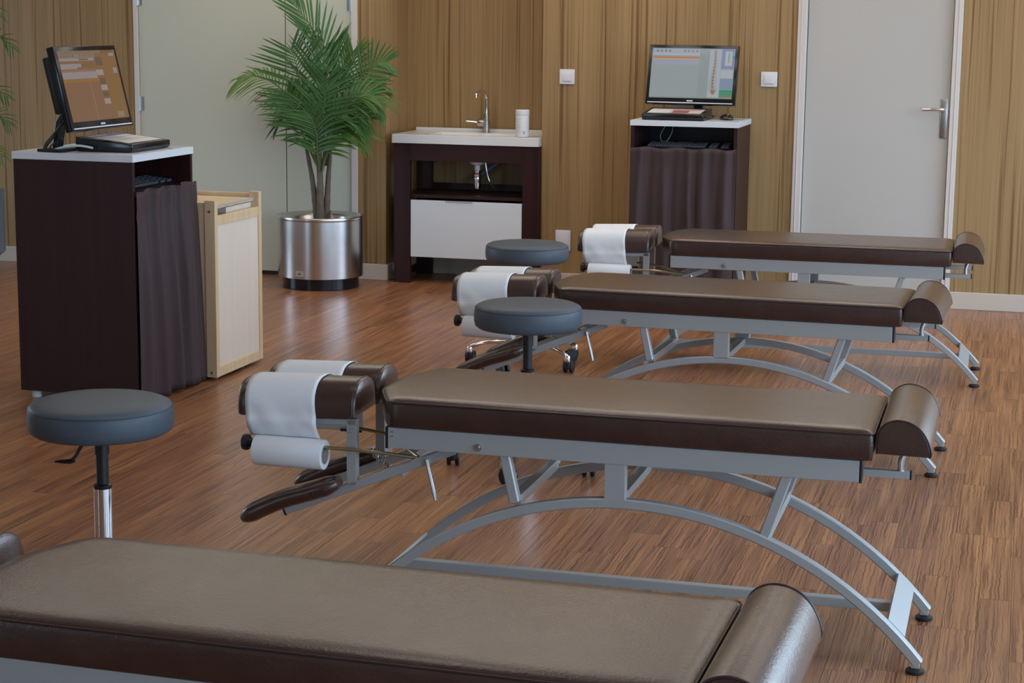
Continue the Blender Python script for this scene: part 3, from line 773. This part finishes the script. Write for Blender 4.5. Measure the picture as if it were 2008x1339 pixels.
def make_monitor(label, loc, rz, tilt, w, h, z_off, rects, bgc, st, seed):
    T = root('monitor', label, 'monitor', loc, rz, 'flat screen monitors')
    pn = bobj('panel', B(-w/2, w/2, .0, .030, 0, h, bev=.004), M['blackg'], T, True, (0, 0, z_off), (-tilt, 0, 0))
    bm = bmesh.new(); box(bm, -w/2+.006, w/2-.006, .030, .062, .075, h-.030, bev=.012); bobj('back_shell', bm, M['black'], pn, True)
    bz, bb = .018, .034
    bm = bmesh.new(); mats = [em(bgc, st)]; 
    def quad(x0, x1, z0, z1, lay, mi):
        y = -.0004-.00025*lay
        X = lambda q: -w/2+bz+q*(w-2*bz)
        Zq = lambda q: bb+q*(h-bz-bb)
        f = bm.faces.new([bm.verts.new(q) for q in ((X(x0), y, Zq(z0)), (X(x1), y, Zq(z0)), (X(x1), y, Zq(z1)), (X(x0), y, Zq(z1)))]); f.material_index = mi
    quad(0, 1, 0, 1, 0, 0)
    for x0, x1, z0, z1, lay, c in rects:
        mm = em(c, st)
        if mm not in mats: mats.append(mm)
        quad(x0, x1, z0, z1, lay, mats.index(mm))
    bobj('display', bm, mats, pn)
    bobj('bezel_strip', B(-w/2+.012, w/2-.012, -.0015, 0, .007, .0115), M['plastic'], pn)
    lg = bmesh.new(); box(lg, -.016, -.003, -.0012, 0, .017, .0235); box(lg, -.002, .004, -.0012, 0, .017, .0235); box(lg, .005, .016, -.0012, 0, .017, .0235)
    bobj('logo', lg, M['plastic'], pn)
    bobj('stand_neck', sq(bmesh.new(), [(0, .205, .004), (0, .185, z_off+.02), (0, .080+.07*sin(tilt), z_off+.15)], .05, .022), M['black'], T, True)
    bobj('stand_foot', prism(bmesh.new(), [(-.09, .140), (.09, .140), (.075, .25), (-.075, .25)], 'xy', .0005, .012, .003), M['black'], T, True)
    return T
def make_console(label, loc, rz, rects):
    """wedge shaped touch console: origin front left corner on the cabinet top"""
    T = root('touch_console', label, 'console', loc, rz, 'black wedge consoles in front of the monitors')
    w, d, h0, h1 = .330, .245, .034, .058
    bm = bmesh.new(); prism(bm, [(.012, 0), (d-.01, 0), (d, .010), (d, h1), (0, h0), (0, .010)], 'yz', 0, w)
    bmesh.ops.bevel(bm, geom=bm.edges[:], offset=.006, segments=3, affect='EDGES', profile=.6)
    b = bobj('body', bm, M['blackg'], T, True)
    bm = bmesh.new(); mats = []
    def P(a, q, lay): y = q*d; return (a*w, y, h0+(h1-h0)*q+.0006+.0003*lay)
    for x0, x1, y0, y1, lay, m in rects:
        if m not in mats: mats.append(m)
        f = bm.faces.new([bm.verts.new(P(*q)) for q in ((x0, y0, lay), (x1, y0, lay), (x1, y1, lay), (x0, y1, lay))]); f.material_index = mats.index(m)
    bobj('overlay', bm, mats, T)
    return T
M['ov1'] = mat('overlay_pale', (.70, .72, .72), .5); M['ov2'] = mat('overlay_violet', (.16, .13, .33), .3); M['ov3'] = mat('overlay_red', (.42, .10, .12), .3); M['ov4'] = mat('overlay_beige', (.66, .58, .50), .5); M['ov5'] = mat('overlay_line', (.2, .2, .23), .3)

# left cabinet, front faces +X
C1 = (-3.272, 6.420)
make_cabinet('dark mahogany cabinet with white top and brown curtain, standing free at the left', .537, .516, .973, (C1[0], C1[1], 0), R(90), 4, .825, .014, .012, -.004)
keyboard('black keyboard on the shelf inside the left cabinet', .44, (C1[0]-.055, C1[1]+.035, .8255), R(90))
tan = (.300, .165, .095); pale = (.40, .34, .33); olv = (.26, .17, .06); dk = (.20, .13, .08)
r1 = [(0, 1, .955, 1, 1, (.30, .21, .14)), (.02, .62, .90, .95, 1, (.34, .26, .21)), (.01, .60, .855, .895, 1, pale), (.34, .50, .862, .888, 2, olv), (.62, .74, .78, .90, 1, dk),
      (.01, .36, .765, .815, 1, pale), (.01, .28, .74, .765, 1, pale), (.36, .56, .76, .82, 1, olv), (.0, .60, .705, .728, 1, (.42, .20, .14)), (.01, .60, .60, .70, 1, pale),
      (.0, .62, .555, .592, 1, (.40, .20, .05)), (.60, .72, .64, .72, 1, (.44, .37, .33)), (.62, .72, .50, .60, 1, dk), (.62, .73, .42, .50, 1, (.44, .37, .33)), (.62, .73, .33, .40, 1, dk), (.62, .73, .22, .30, 1, (.44, .37, .33)),
      (.74, .97, .0, 1, 1, (.31, .175, .07)), (.88, .97, .91, .955, 2, pale), (.90, .97, .66, .74, 2, pale), (.80, .92, .02, .10, 2, (.36, .27, .2)), (.44, .455, 0, .55, 1, (.36, .23, .15))]
for k in range(5): r1.append((.04+.05*k, .07+.05*k, .91, .94, 2, (.24, .17, .13))); r1.append((.36+.05*k, .385+.05*k, .91, .94, 2, (.24, .17, .13)))
make_monitor('monitor with a tan coloured screen on the left cabinet, turned to the right', (-3.436, 6.512, .9735), R(90), R(13.4), .490, .323, .0925, r1, tan, .70, 1)
make_console('black touch console with pale panel on the left cabinet', (-3.322, 6.520, .9735), R(90),
    [(.06, .94, .10, .95, 0, M['ov1']), (.06, .94, .74, .95, 1, M['ov2']), (.10, .55, .82, .86, 2, M['ov1']), (.06, .94, .60, .62, 1, M['ov5']), (.10, .86, .30, .46, 1, M['ov4'])])
tag(bobj('mouse_pad', B(-3.41, -3.288, 6.800, 6.945, .9733, .9755), M['pad']), 'thin grey mouse pad under the corner of the left console', 'mouse pad')
def cable(label, pts, r, m, name='cable'):
    return tag(bobj(name, tube(bmesh.new(), catmull(pts, 8), r, 7), m, None, True), label, 'cable')
cable('thick black cable bundle hanging behind the left monitor', [(-3.54, 6.44, 1.10), (-3.585, 6.475, 1.09), (-3.625, 6.475, 1.045), (-3.655, 6.46, 1.005), (-3.665, 6.455, .980)], .0075, M['cable'])
cable('thin black cable lying beside the black bundle on the left cabinet', [(-3.60, 6.482, 1.020), (-3.605, 6.478, 1.026), (-3.615, 6.475, 1.018), (-3.640, 6.462, .995), (-3.648, 6.458, .9775)], .003, M['cable'])
cable('white cable bundle curving along the top of the left cabinet', [(-3.48, 6.500, .990), (-3.53, 6.480, .999), (-3.575, 6.460, .995), (-3.612, 6.452, .985), (-3.625, 6.452, .9795)], .0045, M['cablew'])

# cabinet against the wall
C2 = (-2.008, 9.590)
make_cabinet('dark mahogany cabinet with white top and brown curtain, against the wood wall', .572, .462, .986, (C2[0], C2[1], 0), 0, 11, .836)
keyboard('black keyboard on the shelf inside the wall cabinet', .45, (C2[0]+.075, C2[1]+.045, .8365), 0)
LG = (.31, .36, .37); wh = (.40, .45, .52); LV = (.33, .36, .46)
r2 = [(.01, .58, .905, .985, 1, (.37, .42, .52)), (.01, .58, .86, .90, 1, (.42, .48, .53)), (.02, .58, .795, .83, 1, (.52, .20, .09)), (.02, .58, .775, .795, 1, (.5, .40, .28)), (.02, .58, .66, .765, 1, LV), (.58, .70, .02, .90, 1, (.28, .34, .35)),
      (.70, .84, .0, .98, 1, wh), (.845, 1, .60, 1, 1, (.24, .27, .45)), (.885, .97, .66, .95, 2, (.45, .48, .50)), (.92, .935, .72, .92, 3, (.26, .32, .36)), (.97, 1, .80, .86, 2, (.05, .32, .38)), (.845, .99, .41, .58, 1, (.43, .47, .49)),
      (.845, 1, .19, .405, 1, (.22, .31, .40)), (.845, 1, .03, .18, 1, (.06, .30, .17)), (.845, 1, .05, .065, 2, (.5, .14, .07)), (.0, 1, .0, .022, 2, (.25, .30, .27)), (.70, .84, .03, .09, 2, (.43, .46, .46))]
for k in range(4): r2.append((.05+.05*k, .075+.05*k, .925, .965, 2, (.20, .21, .26)))
for k in range(4): r2.append((.38+.05*k, .405+.05*k, .925, .965, 2, (.26, .27, .33)))
for k in range(24):                                           # the drawing of a spine on the screen
    t = k/23; z = .93-.76*t; cx = .765-.004*t+.006*sin(t*6.3); w = .010+.008*t; hw = w*(1.9+.9*t)
    r2.append((cx-hw, cx+hw, z-.004, z+.003, 2, (.30, .20, .10))); r2.append((cx-w*.75, cx+w*.75, z-.014, z+.012, 3, (.26, .13, .05) if k % 2 else (.38, .24, .11)))
r2 += [(.735, .800, .135, .175, 3, (.36, .24, .13)), (.745, .790, .105, .135, 3, (.30, .17, .08)), (.757, .777, .075, .105, 3, (.36, .22, .12)), (.74, .79, .945, .955, 3, (.30, .16, .24))]
make_monitor('monitor showing a drawing of a spine, on the cabinet by the wall', (-1.735, 9.807, .9865), R(-4.96), R(13.0), .490, .320, .0775, r2, LG, 1.0, 2)
make_console('black touch console with red and violet panel on the wall cabinet', (-1.958, 9.640, .9865), R(-1.5),
    [(.07, .93, .10, .92, 0, M['ov4']), (.07, .93, .70, .92, 1, M['ov2']), (.07, .40, .10, .68, 1, M['ov1']), (.45, .72, .15, .50, 1, M['ov3']), (.42, .90, .55, .60, 1, M['ov5'])])
tag(bobj('mouse_pad', B(-1.622, -1.447, 9.620, 9.930, .9862, .9885), M['pad']), 'thin grey mouse pad on the wall cabinet under the mouse', 'mouse pad')
ms = root('computer_mouse', 'small black computer mouse with amber wheel on the wall cabinet', 'mouse', (-1.530, 9.790, .9886), R(20))
bm = bmesh.new(); bmesh.ops.create_uvsphere(bm, u_segments=20, v_segments=12, radius=1)
for v in bm.verts: v.co = Vector((v.co.x*.036, v.co.y*.056, max(v.co.z, -.25)*.026+.0065))
bobj('shell', bm, M['blackg'], ms, True)
bobj('skirt', lathe(bmesh.new(), [(.030, 0), (.034, .004), (.034, .010), (.030, .013)], 20), M['zinc'], ms, True).scale = (1.06, 1.62, 1)
bobj('wheel', lathe(bmesh.new(), [(.006, -.003), (.006, .003)], 12, (0, -.030, .027), 'x'), M['amber'], ms, True)
cable('thin black mouse cable lying between the console and the mouse', [(-1.58, 9.86, .9925), (-1.565, 9.872, .9925), (-1.548, 9.868, .9925), (-1.530, 9.852, .995)], .0022, M['cable'])
cable('white cable hanging in a loop inside the wall cabinet', [(-1.885, 9.98, .950), (-1.900, 9.93, .915), (-1.905, 9.90, .885), (-1.890, 9.88, .862), (-1.865, 9.875, .862), (-1.850, 9.88, .885), (-1.845, 9.92, .910), (-1.848, 9.97, .945)], .0025, M['cablew'])

# ================================================================== birch trolley behind the left cabinet
ct = root('birch_trolley', 'pale birch trolley on small casters behind the dark cabinet', 'trolley', (-3.19, 6.974, 0))
# local: x from -.46 (back) to 0 (side facing right), y 0..0.485
tx, ty, z0, z1 = -.44, .485, .014, .752
bt = M['birch']
for y0 in (0, ty-.030):
    bobj('post', B(-.046, 0, y0, y0+.030, z0, z1, bev=.002), bt, ct); bobj('post', B(tx, tx+.022, y0, y0+.030, z0, z1, bev=.002), bt, ct)
for z in (z0, z1-.105): bobj('side_rail', B(-.020, -.001, .030, ty-.030, z, z+.040, bev=.002), bt, ct)
bobj('side_panel', B(-.016, -.006, .030, ty-.030, z0+.040, z1-.105), M['birch_panel'], ct)
bobj('end_panel', B(tx+.022, -.046, ty-.022, ty-.006, z0, z1-.008, bev=.001), bt, ct)
bobj('end_panel', B(tx+.022, -.046, .006, .022, z0, z1-.010, bev=.001), bt, ct)
bobj('back_panel', B(tx+.004, tx+.014, .030, ty-.030, z0, z1-.01), M['birch_panel'], ct)
bobj('worktop', B(tx+.016, -.026, .0305, ty-.0305, z1-.040, z1-.026), bt, ct)
bobj('worktop_edge', B(-.0255, -.020, .0305, ty-.0305, z1-.032, z1-.0265), M['ink'], ct)
bobj('drawer_box', B(tx+.05, -.035, .19, ty-.032, z1-.100, z1-.045), M['birch_panel'], ct)
for z in (z0+.02, z1-.045): bobj('bolt', lathe(bmesh.new(), [(.0055, -.003), (.0055, 0)], 10, (-.023, 0, z), 'y'), M['zinc'], ct, True)
for x in (-.02, tx+.05):
    for y in (.05, ty-.165):
        bobj('caster', lathe(bmesh.new(), [(.006, -.011), (.021, -.009), (.0225, 0), (.021, .009), (.006, .011)], 16, (x-.012, y, .0225), 'x'), M['ink'], ct, True)

# ================================================================== washbasin
VF = 10.020
vx0, vx1 = -3.468, -2.603
va = root('vanity_unit', 'dark mahogany washstand frame with one white drawer, in the alcove', 'vanity', (0, 0, 0))
mh = M['mahogany']; vb = ALY-.02
for x0, x1 in ((vx0, vx0+.098), (vx1-.103, vx1-.010)):
    bobj('leg_panel', B(x0, x1, VF, VF+.030, .001, .800, bev=.001), mh, va)
    xs = (x0, x0+.02) if x0 == vx0 else (x1-.02, x1)
    bobj('side_frame', B(xs[0], xs[1], VF+.030, VF+.08, .001, .800), mh, va)
    bobj('side_foot_rail', B(xs[0], xs[1], VF+.08, vb-.02, .020, .060), mh, va)
    bobj('rear_leg', B(x0 if x0 == vx0 else x1-.10, (x0+.10) if x0 == vx0 else x1, vb-.02, vb, .001, .800), mh, va)
bobj('apron', B(vx0+.098, vx1-.103, VF+.001, VF+.024, .703, .800, bev=.001), M['mahogany_x'], va)
bobj('shelf', B(vx0+.021, vx1-.031, VF+.031, vb-.021, .490, .508), M['mahogany_x'], va)
bobj('shelf_back', B(vx0+.10, vx1-.11, vb-.019, vb-.003, .508, .545), M['mahogany_x'], va)
dr = bobj('drawer', B(vx0+.1005, vx1-.1055, VF+.004, VF+.024, .152, .478, bev=.0015), M['white'], va)
bobj('drawer_grip', B(vx0+.31, vx0+.47, VF+.0, VF+.006, .472, .4795, bev=.001), M['ink'], dr)
bobj('drawer_body', B(vx0+.12, vx1-.125, VF+.0305, vb-.06, .160, .470), M['mahogany_x'], va)
bs = root('washbasin', 'white rectangular washbasin top with shallow bowl, on the dark washstand', 'washbasin', (0, 0, 0))
bx0, bx1, by0, by1, bz0, bz1 = -3.478, -2.6135, VF-.010, ALY-.0125, .801, .850
bm = bmesh.new()
ix0, ix1, iy0, iy1 = bx0+.19, bx1-.155, by0+.075, by1-.13
def rr(x0, x1, y0, y1, r): return round_poly([(x0, y0), (x1, y0), (x1, y1), (x0, y1)], r, 4)
ro = [rr(bx0, bx1, by0, by1, .006), rr(bx0, bx1, by0, by1, .006), rr(bx0+.002, bx1-.002, by0+.002, by1-.002, .006), rr(ix0, ix1, iy0, iy1, .03), rr(ix0+.006, ix1-.006, iy0+.006, iy1-.006, .03), rr(ix0+.03, ix1-.03, iy0+.03, iy1-.03, .04)]
zz = [bz0, bz1-.002, bz1, bz1-.001, bz1-.010, bz1-.042]
rg = [[bm.verts.new((p.x, p.y, z)) for p in o_] for o_, z in zip(ro, zz)]
for A, C in zip(rg, rg[1:]):
    for j in range(len(A)): bm.faces.new((A[j], A[(j+1) % len(A)], C[(j+1) % len(A)], C[j]))
bm.faces.new(rg[0][::-1]); bm.faces.new(rg[-1])
bobj('basin', bm, M['ceramic'], bs, True)
bobj('rear_lip', B(bx0+.002, bx1-.002, by1-.018, by1, bz1-.0005, bz1+.018, bev=.003), M['ceramic'], bs, True)
bobj('drain', lathe(bmesh.new(), [(.022, bz1-.0425), (.022, bz1-.040), (.014, bz1-.0395)], 16, (-2.93, 10.20, 0)), M['chrome'], bs, True)
bobj('waste_flange', lathe(bmesh.new(), [(.018, .672), (.040, .682), (.046, .692), (.046, .8005)], 20, (-3.024, 10.20, 0)), M['plastic'], bs, True)
bm = bmesh.new(); lathe(bm, [(.017, .645), (.017, .673)], 16, (-3.024, 10.20, 0)); bobj('tail_piece', bm, M['plastic'], bs, True)
bobj('trap', lathe(bmesh.new(), [(.010, .532), (.020, .538), (.023, .570), (.021, .605), (.025, .609), (.025, .622), (.020, .626), (.022, .632), (.022, .643), (.017, .646)], 18, (-3.024, 10.20, 0)), M['chrome'], bs, True)
bobj('waste_pipe', tube(bmesh.new(), [(-3.10, 10.37, .570), (-2.94, 10.42, .690)], .016, 12), M['greypot'], bs, True)
bobj('supply_hose', tube(bmesh.new(), catmull([(-3.004, 10.30, .79), (-3.004, 10.30, .70), (-2.998, 10.30, .64), (-2.978, 10.30, .57), (-2.955, 10.31, .535)], 6), .005, 8), M['steel'], bs, True)
fx, fy = -3.028, by1-.065
fa = root('tap', 'chrome mixer tap with side lever on the white washbasin', 'tap', (fx, fy, .8505))
bm = bmesh.new(); lathe(bm, [(.024, 0), (.024, .004), (.021, .006), (.021, .066), (.016, .070), (.016, .09), (.018, .091), (.018, .105), (.012, .108)], 18); bobj('body', bm, M['steel'], fa, True)
bobj('cartridge', lathe(bmesh.new(), [(.020, -.052), (.023, -.048), (.023, -.014), (.018, -.012)], 16, (0, 0, .055), 'x'), M['steel'], fa, True)
bobj('lever', tube(bmesh.new(), [(-.044, 0, .056), (-.085, -.004, .060), (-.125, -.004, .062)], .0045, 8), M['chrome'], fa, True)
sp_ = catmull([(0, 0, .105), (0, 0, .16), (0, -.006, .205), (-.006, -.05, .236), (-.012, -.11, .240), (-.016, -.15, .228), (-.017, -.158, .215)], 6)
bobj('spout', tube(bmesh.new(), sp_, .0105, 12, up=Vector((1, 0, 0))), M['chrome'], fa, True)
bobj('aerator', lathe(bmesh.new(), [(.0105, .205), (.0105, .226)], 14, (-.017, -.159, 0)), M['chrome'], fa, True)
bo_ = root('dispenser_bottle', 'white cylindrical dispenser bottle on the right of the washbasin', 'bottle', (-2.722, 10.062, .8505))
bobj('body', lathe(bmesh.new(), [(.030, 0), (.0375, .003), (.0378, .012), (.0378, .122), (.0368, .1235)], 32), M['bottle'], bo_, True)
bobj('lid', lathe(bmesh.new(), [(.0385, .1238), (.0395, .125), (.0395, .148), (.036, .152), (.001, .153)], 32), M['plastic'], bo_, True)
bm = bmesh.new()
for k in range(8):
    a0 = -pi/2-.75; 
    for j in range(6):
        if (k*5+j*3) % 7 == 0 and k > 1: continue
        aa, ab = a0+j*.13, a0+j*.13+.10; z = .108-k*.011
        bm.faces.new([bm.verts.new((.0381*cos(a), .0381*sin(a), q)) for a, q in ((aa, z), (ab, z), (ab, z+.0022), (aa, z+.0022))])
aa, ab = -pi/2+.35, -pi/2+.65
bm.faces.new([bm.verts.new((.0381*cos(a), .0381*sin(a), q)) for a, q in ((aa, .018), (ab, .018), (ab, .034), (aa, .034))])
bobj('label_print', bm, M['ink'], bo_)

# ================================================================== palms
def frond(T, pts, n, L, spread, droop, nrm, seed, m, w=.015, start=.22, basecol=None):
    rnd = random.Random(seed)
    P = catmull(pts, 10); k = len(P)
    fr = bobj('frond', tube(bmesh.new(), P, lambda i: .0055*(1-.8*i/k)+.0006, 6), M['stem'], T, True)
    bm = bmesh.new(); nrm = Vector(nrm).normalized()
    for s in (-1, 1):
        for i in range(n):
            t = start+(1-start)*(i+.5*(s > 0))/n
            q = min(t*(k-1), k-1.001); a = int(q); p = P[a].lerp(P[a+1], q-a); tg = (P[a+1]-P[a]).normalized()
            side = tg.cross(nrm).normalized()*s
            f = (t-start)/(1-start)
            ln = L*(.45+.75*sin(pi*min(1, .12+.80*f))**.8)*(1-.35*f)*rnd.uniform(.88, 1.1)
            ang = R(spread)*(1-.45*f)*rnd.uniform(.9, 1.1)
            d = (tg*cos(ang)+side*sin(ang)+nrm*rnd.uniform(-.02, .16)).normalized()
            ww = w*rnd.uniform(.8, 1.15)*(1-.35*f)
            wn = d.cross(nrm).normalized()
            prev = None; segs = 5
            for j in range(segs+1):
                e = j/segs
                c = p+d*ln*e+Vector((0, 0, -1))*droop*ln*e*e*rnd.uniform(.95, 1.05)
                h = ww*.5*(sin(pi*(.10+.90*e))**.7 if e < 1 else 0)+.0004
                row = [bm.verts.new(c+wn*h+nrm*h*.35), bm.verts.new(c), bm.verts.new(c-wn*h+nrm*h*.35)]
                if prev:
                    bm.faces.new((prev[0], prev[1], row[1], row[0])); bm.faces.new((prev[1], prev[2], row[2], row[1]))
                prev = row
    bobj('leaflets', bm, m, fr, True)
px = .00272                                    # metres per picture unit at the palm, used to scale the sketch of its crown
palm = root('potted_palm', 'tall green palm in a brushed steel drum planter before the cream door', 'potted plant', (-3.805, 9.735, 0))
po = bobj('planter', lathe(bmesh.new(), [(.236, .064), (.241, .066), (.241, .388), (.240, .402), (.236, .405), (.205, .400), (.190, .392), (.180, .380), (.178, .33)], 72, caps=False), M['steel'], palm, True)
bobj('base_ring', lathe(bmesh.new(), [(.212, 0), (.216, .003), (.216, .0635), (.205, .064)], 56), M['blackg'], palm, True)
bobj('rim_band', lathe(bmesh.new(), [(.2412, .384), (.2425, .386), (.2425, .401), (.2405, .404)], 72, caps=False), M['steel'], po, True)
a0 = R(-90)-R(8)
lp = bmesh.new()
for k in range(6):
    a, b = a0-.105+k*.035, a0-.105+(k+1)*.035
    lp.faces.new([lp.verts.new((.2418*cos(q), .2418*sin(q), z)) for q, z in ((a, .082), (b, .082), (b, .112), (a, .112))])
lb = bobj('label_plate', lp, M['core'], po)
lp = bmesh.new()
for q0, q1, z0_, z1_ in ((-.045, .045, .092, .097), (-.012, -.004, .099, .105), (.004, .012, .099, .105)):
    lp.faces.new([lp.verts.new((.2423*cos(a0+q), .2423*sin(a0+q), z)) for q, z in ((q0, z0_), (q1, z0_), (q1, z1_), (q0, z1_))])
bobj('label_print', lp, M['black'], lb)
bobj('soil', lathe(bmesh.new(), [(.178, .345), (.12, .36), (.05, .368), (.001, .37)], 40, caps=False), M['soil'], palm, True)
for k, (dx, dy, ex, ey, h, r0, r1_) in enumerate([(-.020, .0, -.085, .005, .42, .021, .008), (.008, -.020, .000, -.014, .44, .026, .010), (.030, .012, .058, .01, .42, .021, .009), (-.004, .030, -.030, .03, .42, .020, .009)]):
    P = catmull([(dx, dy, .36), (dx*.8+ex*.2, dy, .36+h*.3), (dx*.5+ex*.5, ey, .36+h*.6), (ex, ey, .36+h)], 6); n_ = len(P)
    bobj('trunk', tube(bmesh.new(), P, lambda i: r0+(r1_-r0)*i/n_+.0015*(i % 3 == 0), 12), M['trunk'], palm, True)
bobj('sucker', tube(bmesh.new(), [(.055, -.01, .36), (.06, -.012, .40), (.064, -.01, .43)], lambda i: .012-.004*i, 8), M['trunk'], palm, True)
def S2(x, y): return ((x-627)*px, (432-y)*px+.40)       # sketch units -> local x, z
FR = [  # (points (sketch x, sketch y, depth)), n, L, spread, droop, normal
    ([(628, 320, 0), (632, 230, .00), (640, 130, .0), (618, 60, .0), (585, 12, -.02), (560, -25, -.03)], 24, .26, 34, .05, (.5, -.8, .3), 'leaf'),
    ([(626, 330, 0), (612, 250, -.02), (596, 175, -.03), (583, 125, -.04), (572, 92, -.05)], 20, .31, 72, .03, (.05, -1, .15), 'leaf'),
    ([(624, 330, 0), (590, 250, .02), (556, 192, .03), (510, 158, .04), (470, 150, .05), (438, 158, .05)], 26, .20, 62, .42, (-.2, -.6, .8), 'leaf2'),
    ([(622, 340, .02), (585, 275, .05), (560, 235, .08), (535, 232, .1), (520, 245, .1)], 14, .16, 60, .35, (-.2, -.6, .7), 'leaf'),
    ([(630, 330, .02), (634, 240, .03), (630, 180, .05), (626, 130, .06), (632, 95, .06)], 16, .34, 46, .02, (-.1, -1, .1), 'leaf'),
    ([(634, 330, .03), (655, 260, .04), (682, 195, .05), (708, 148, .06), (738, 120, .06), (768, 116, .05)], 24, .20, 66, .10, (.25, -.9, .35), 'leaf'),
    ([(634, 335, -.02), (660, 270, -.05), (690, 220, -.08), (722, 190, -.1), (752, 182, -.1), (775, 200, -.1)], 26, .22, 58, .32, (.2, -.65, .75), 'leaf'),
    ([(636, 340, -.03), (648, 290, -.06), (665, 235, -.09), (700, 220, -.10), (742, 232, -.1)], 22, .23, 58, .20, (.1, -.8, .5), 'leaf'),
    ([(632, 330, -.04), (640, 280, -.09), (655, 215, -.14), (668, 170, -.18), (672, 150, -.2)], 18, .27, 66, .08, (.1, -1, .15), 'leaf'),
    ([(636, 335, -.02), (650, 300, -.06), (672, 262, -.08), (705, 250, -.08), (740, 268, -.08)], 20, .20, 60, .25, (.1, -.8, .5), 'leaf2'),
    ([(626, 330, -.04), (618, 280, -.08), (600, 225, -.12), (585, 195, -.14), (578, 180, -.15)], 18, .22, 62, .18, (0, -1, .2), 'leaf'),
    ([(630, 330, .03), (636, 270, .06), (652, 190, .08), (680, 130, .08), (690, 95, .08)], 18, .24, 44, .04, (.2, -1, .1), 'leaf2'),
    ([(630, 330, .05), (615, 270, .10), (590, 215, .14), (560, 190, .16), (535, 195, .18)], 20, .20, 60, .30, (-.1, -.8, .5), 'leaf'),
    ([(632, 330, .05), (648, 270, .1), (675, 215, .15), (705, 175, .18), (730, 165, .2)], 20, .20, 60, .25, (.1, -.8, .5), 'leaf'),
    ([(632, 335, -.05), (636, 300, -.10), (640, 262, -.14), (634, 232, -.17), (622, 215, -.18)], 16, .20, 60, .22, (0, -1, .2), 'leaf'),
]
for i, (pp_, n_, L_, spd, dr_, nr, mt) in enumerate(FR):
    P = [(S2(x, y)[0], d, S2(x, y)[1]) for x, y, d in pp_]
    frond(palm, P, n_, L_, spd, dr_, nr, 40+i, M[mt], .0145)

palm2 = root('potted_palm', 'palm in a blue grey pot cut off by the left edge of the picture', 'potted plant', (-6.020, 9.640, 0))
bobj('planter', lathe(bmesh.new(), [(.195, .065), (.205, .09), (.235, .11), (.236, .46), (.240, .475), (.225, .475), (.215, .45)], 48, caps=False), M['greypot'], palm2, True)
bobj('base_ring', lathe(bmesh.new(), [(.195, 0), (.198, .004), (.198, .066), (.19, .068)], 40), M['greypot'], palm2, True)
bobj('soil', lathe(bmesh.new(), [(.217, .435), (.1, .45), (.001, .455)], 32, caps=False), M['soil'], palm2, True)
bobj('trunk', tube(bmesh.new(), [(0, 0, .44), (.01, 0, .60), (.02, 0, .80)], lambda i: .032-.006*i, 12), M['trunk'], palm2, True)
for i, (ex, ez, dy) in enumerate([(.30, 1.48, -.02), (.355, 1.30, .02), (.350, 1.02, -.05), (.30, .86, .05), (.29, .68, -.04), (-.30, 1.25, 0), (-.42, 1.0, .08), (.0, 1.5, .1)]):
    P = [(.015, 0, .72), (ex*.35, dy*.5, .72+(ez-.72)*.55+.06), (ex*.7, dy, ez+.06), (ex, dy, ez)]
    frond(palm2, P, 8, .105, 44, .30, (-.15, -.7, .7), 90+i, M['leaf'], .010, .45)
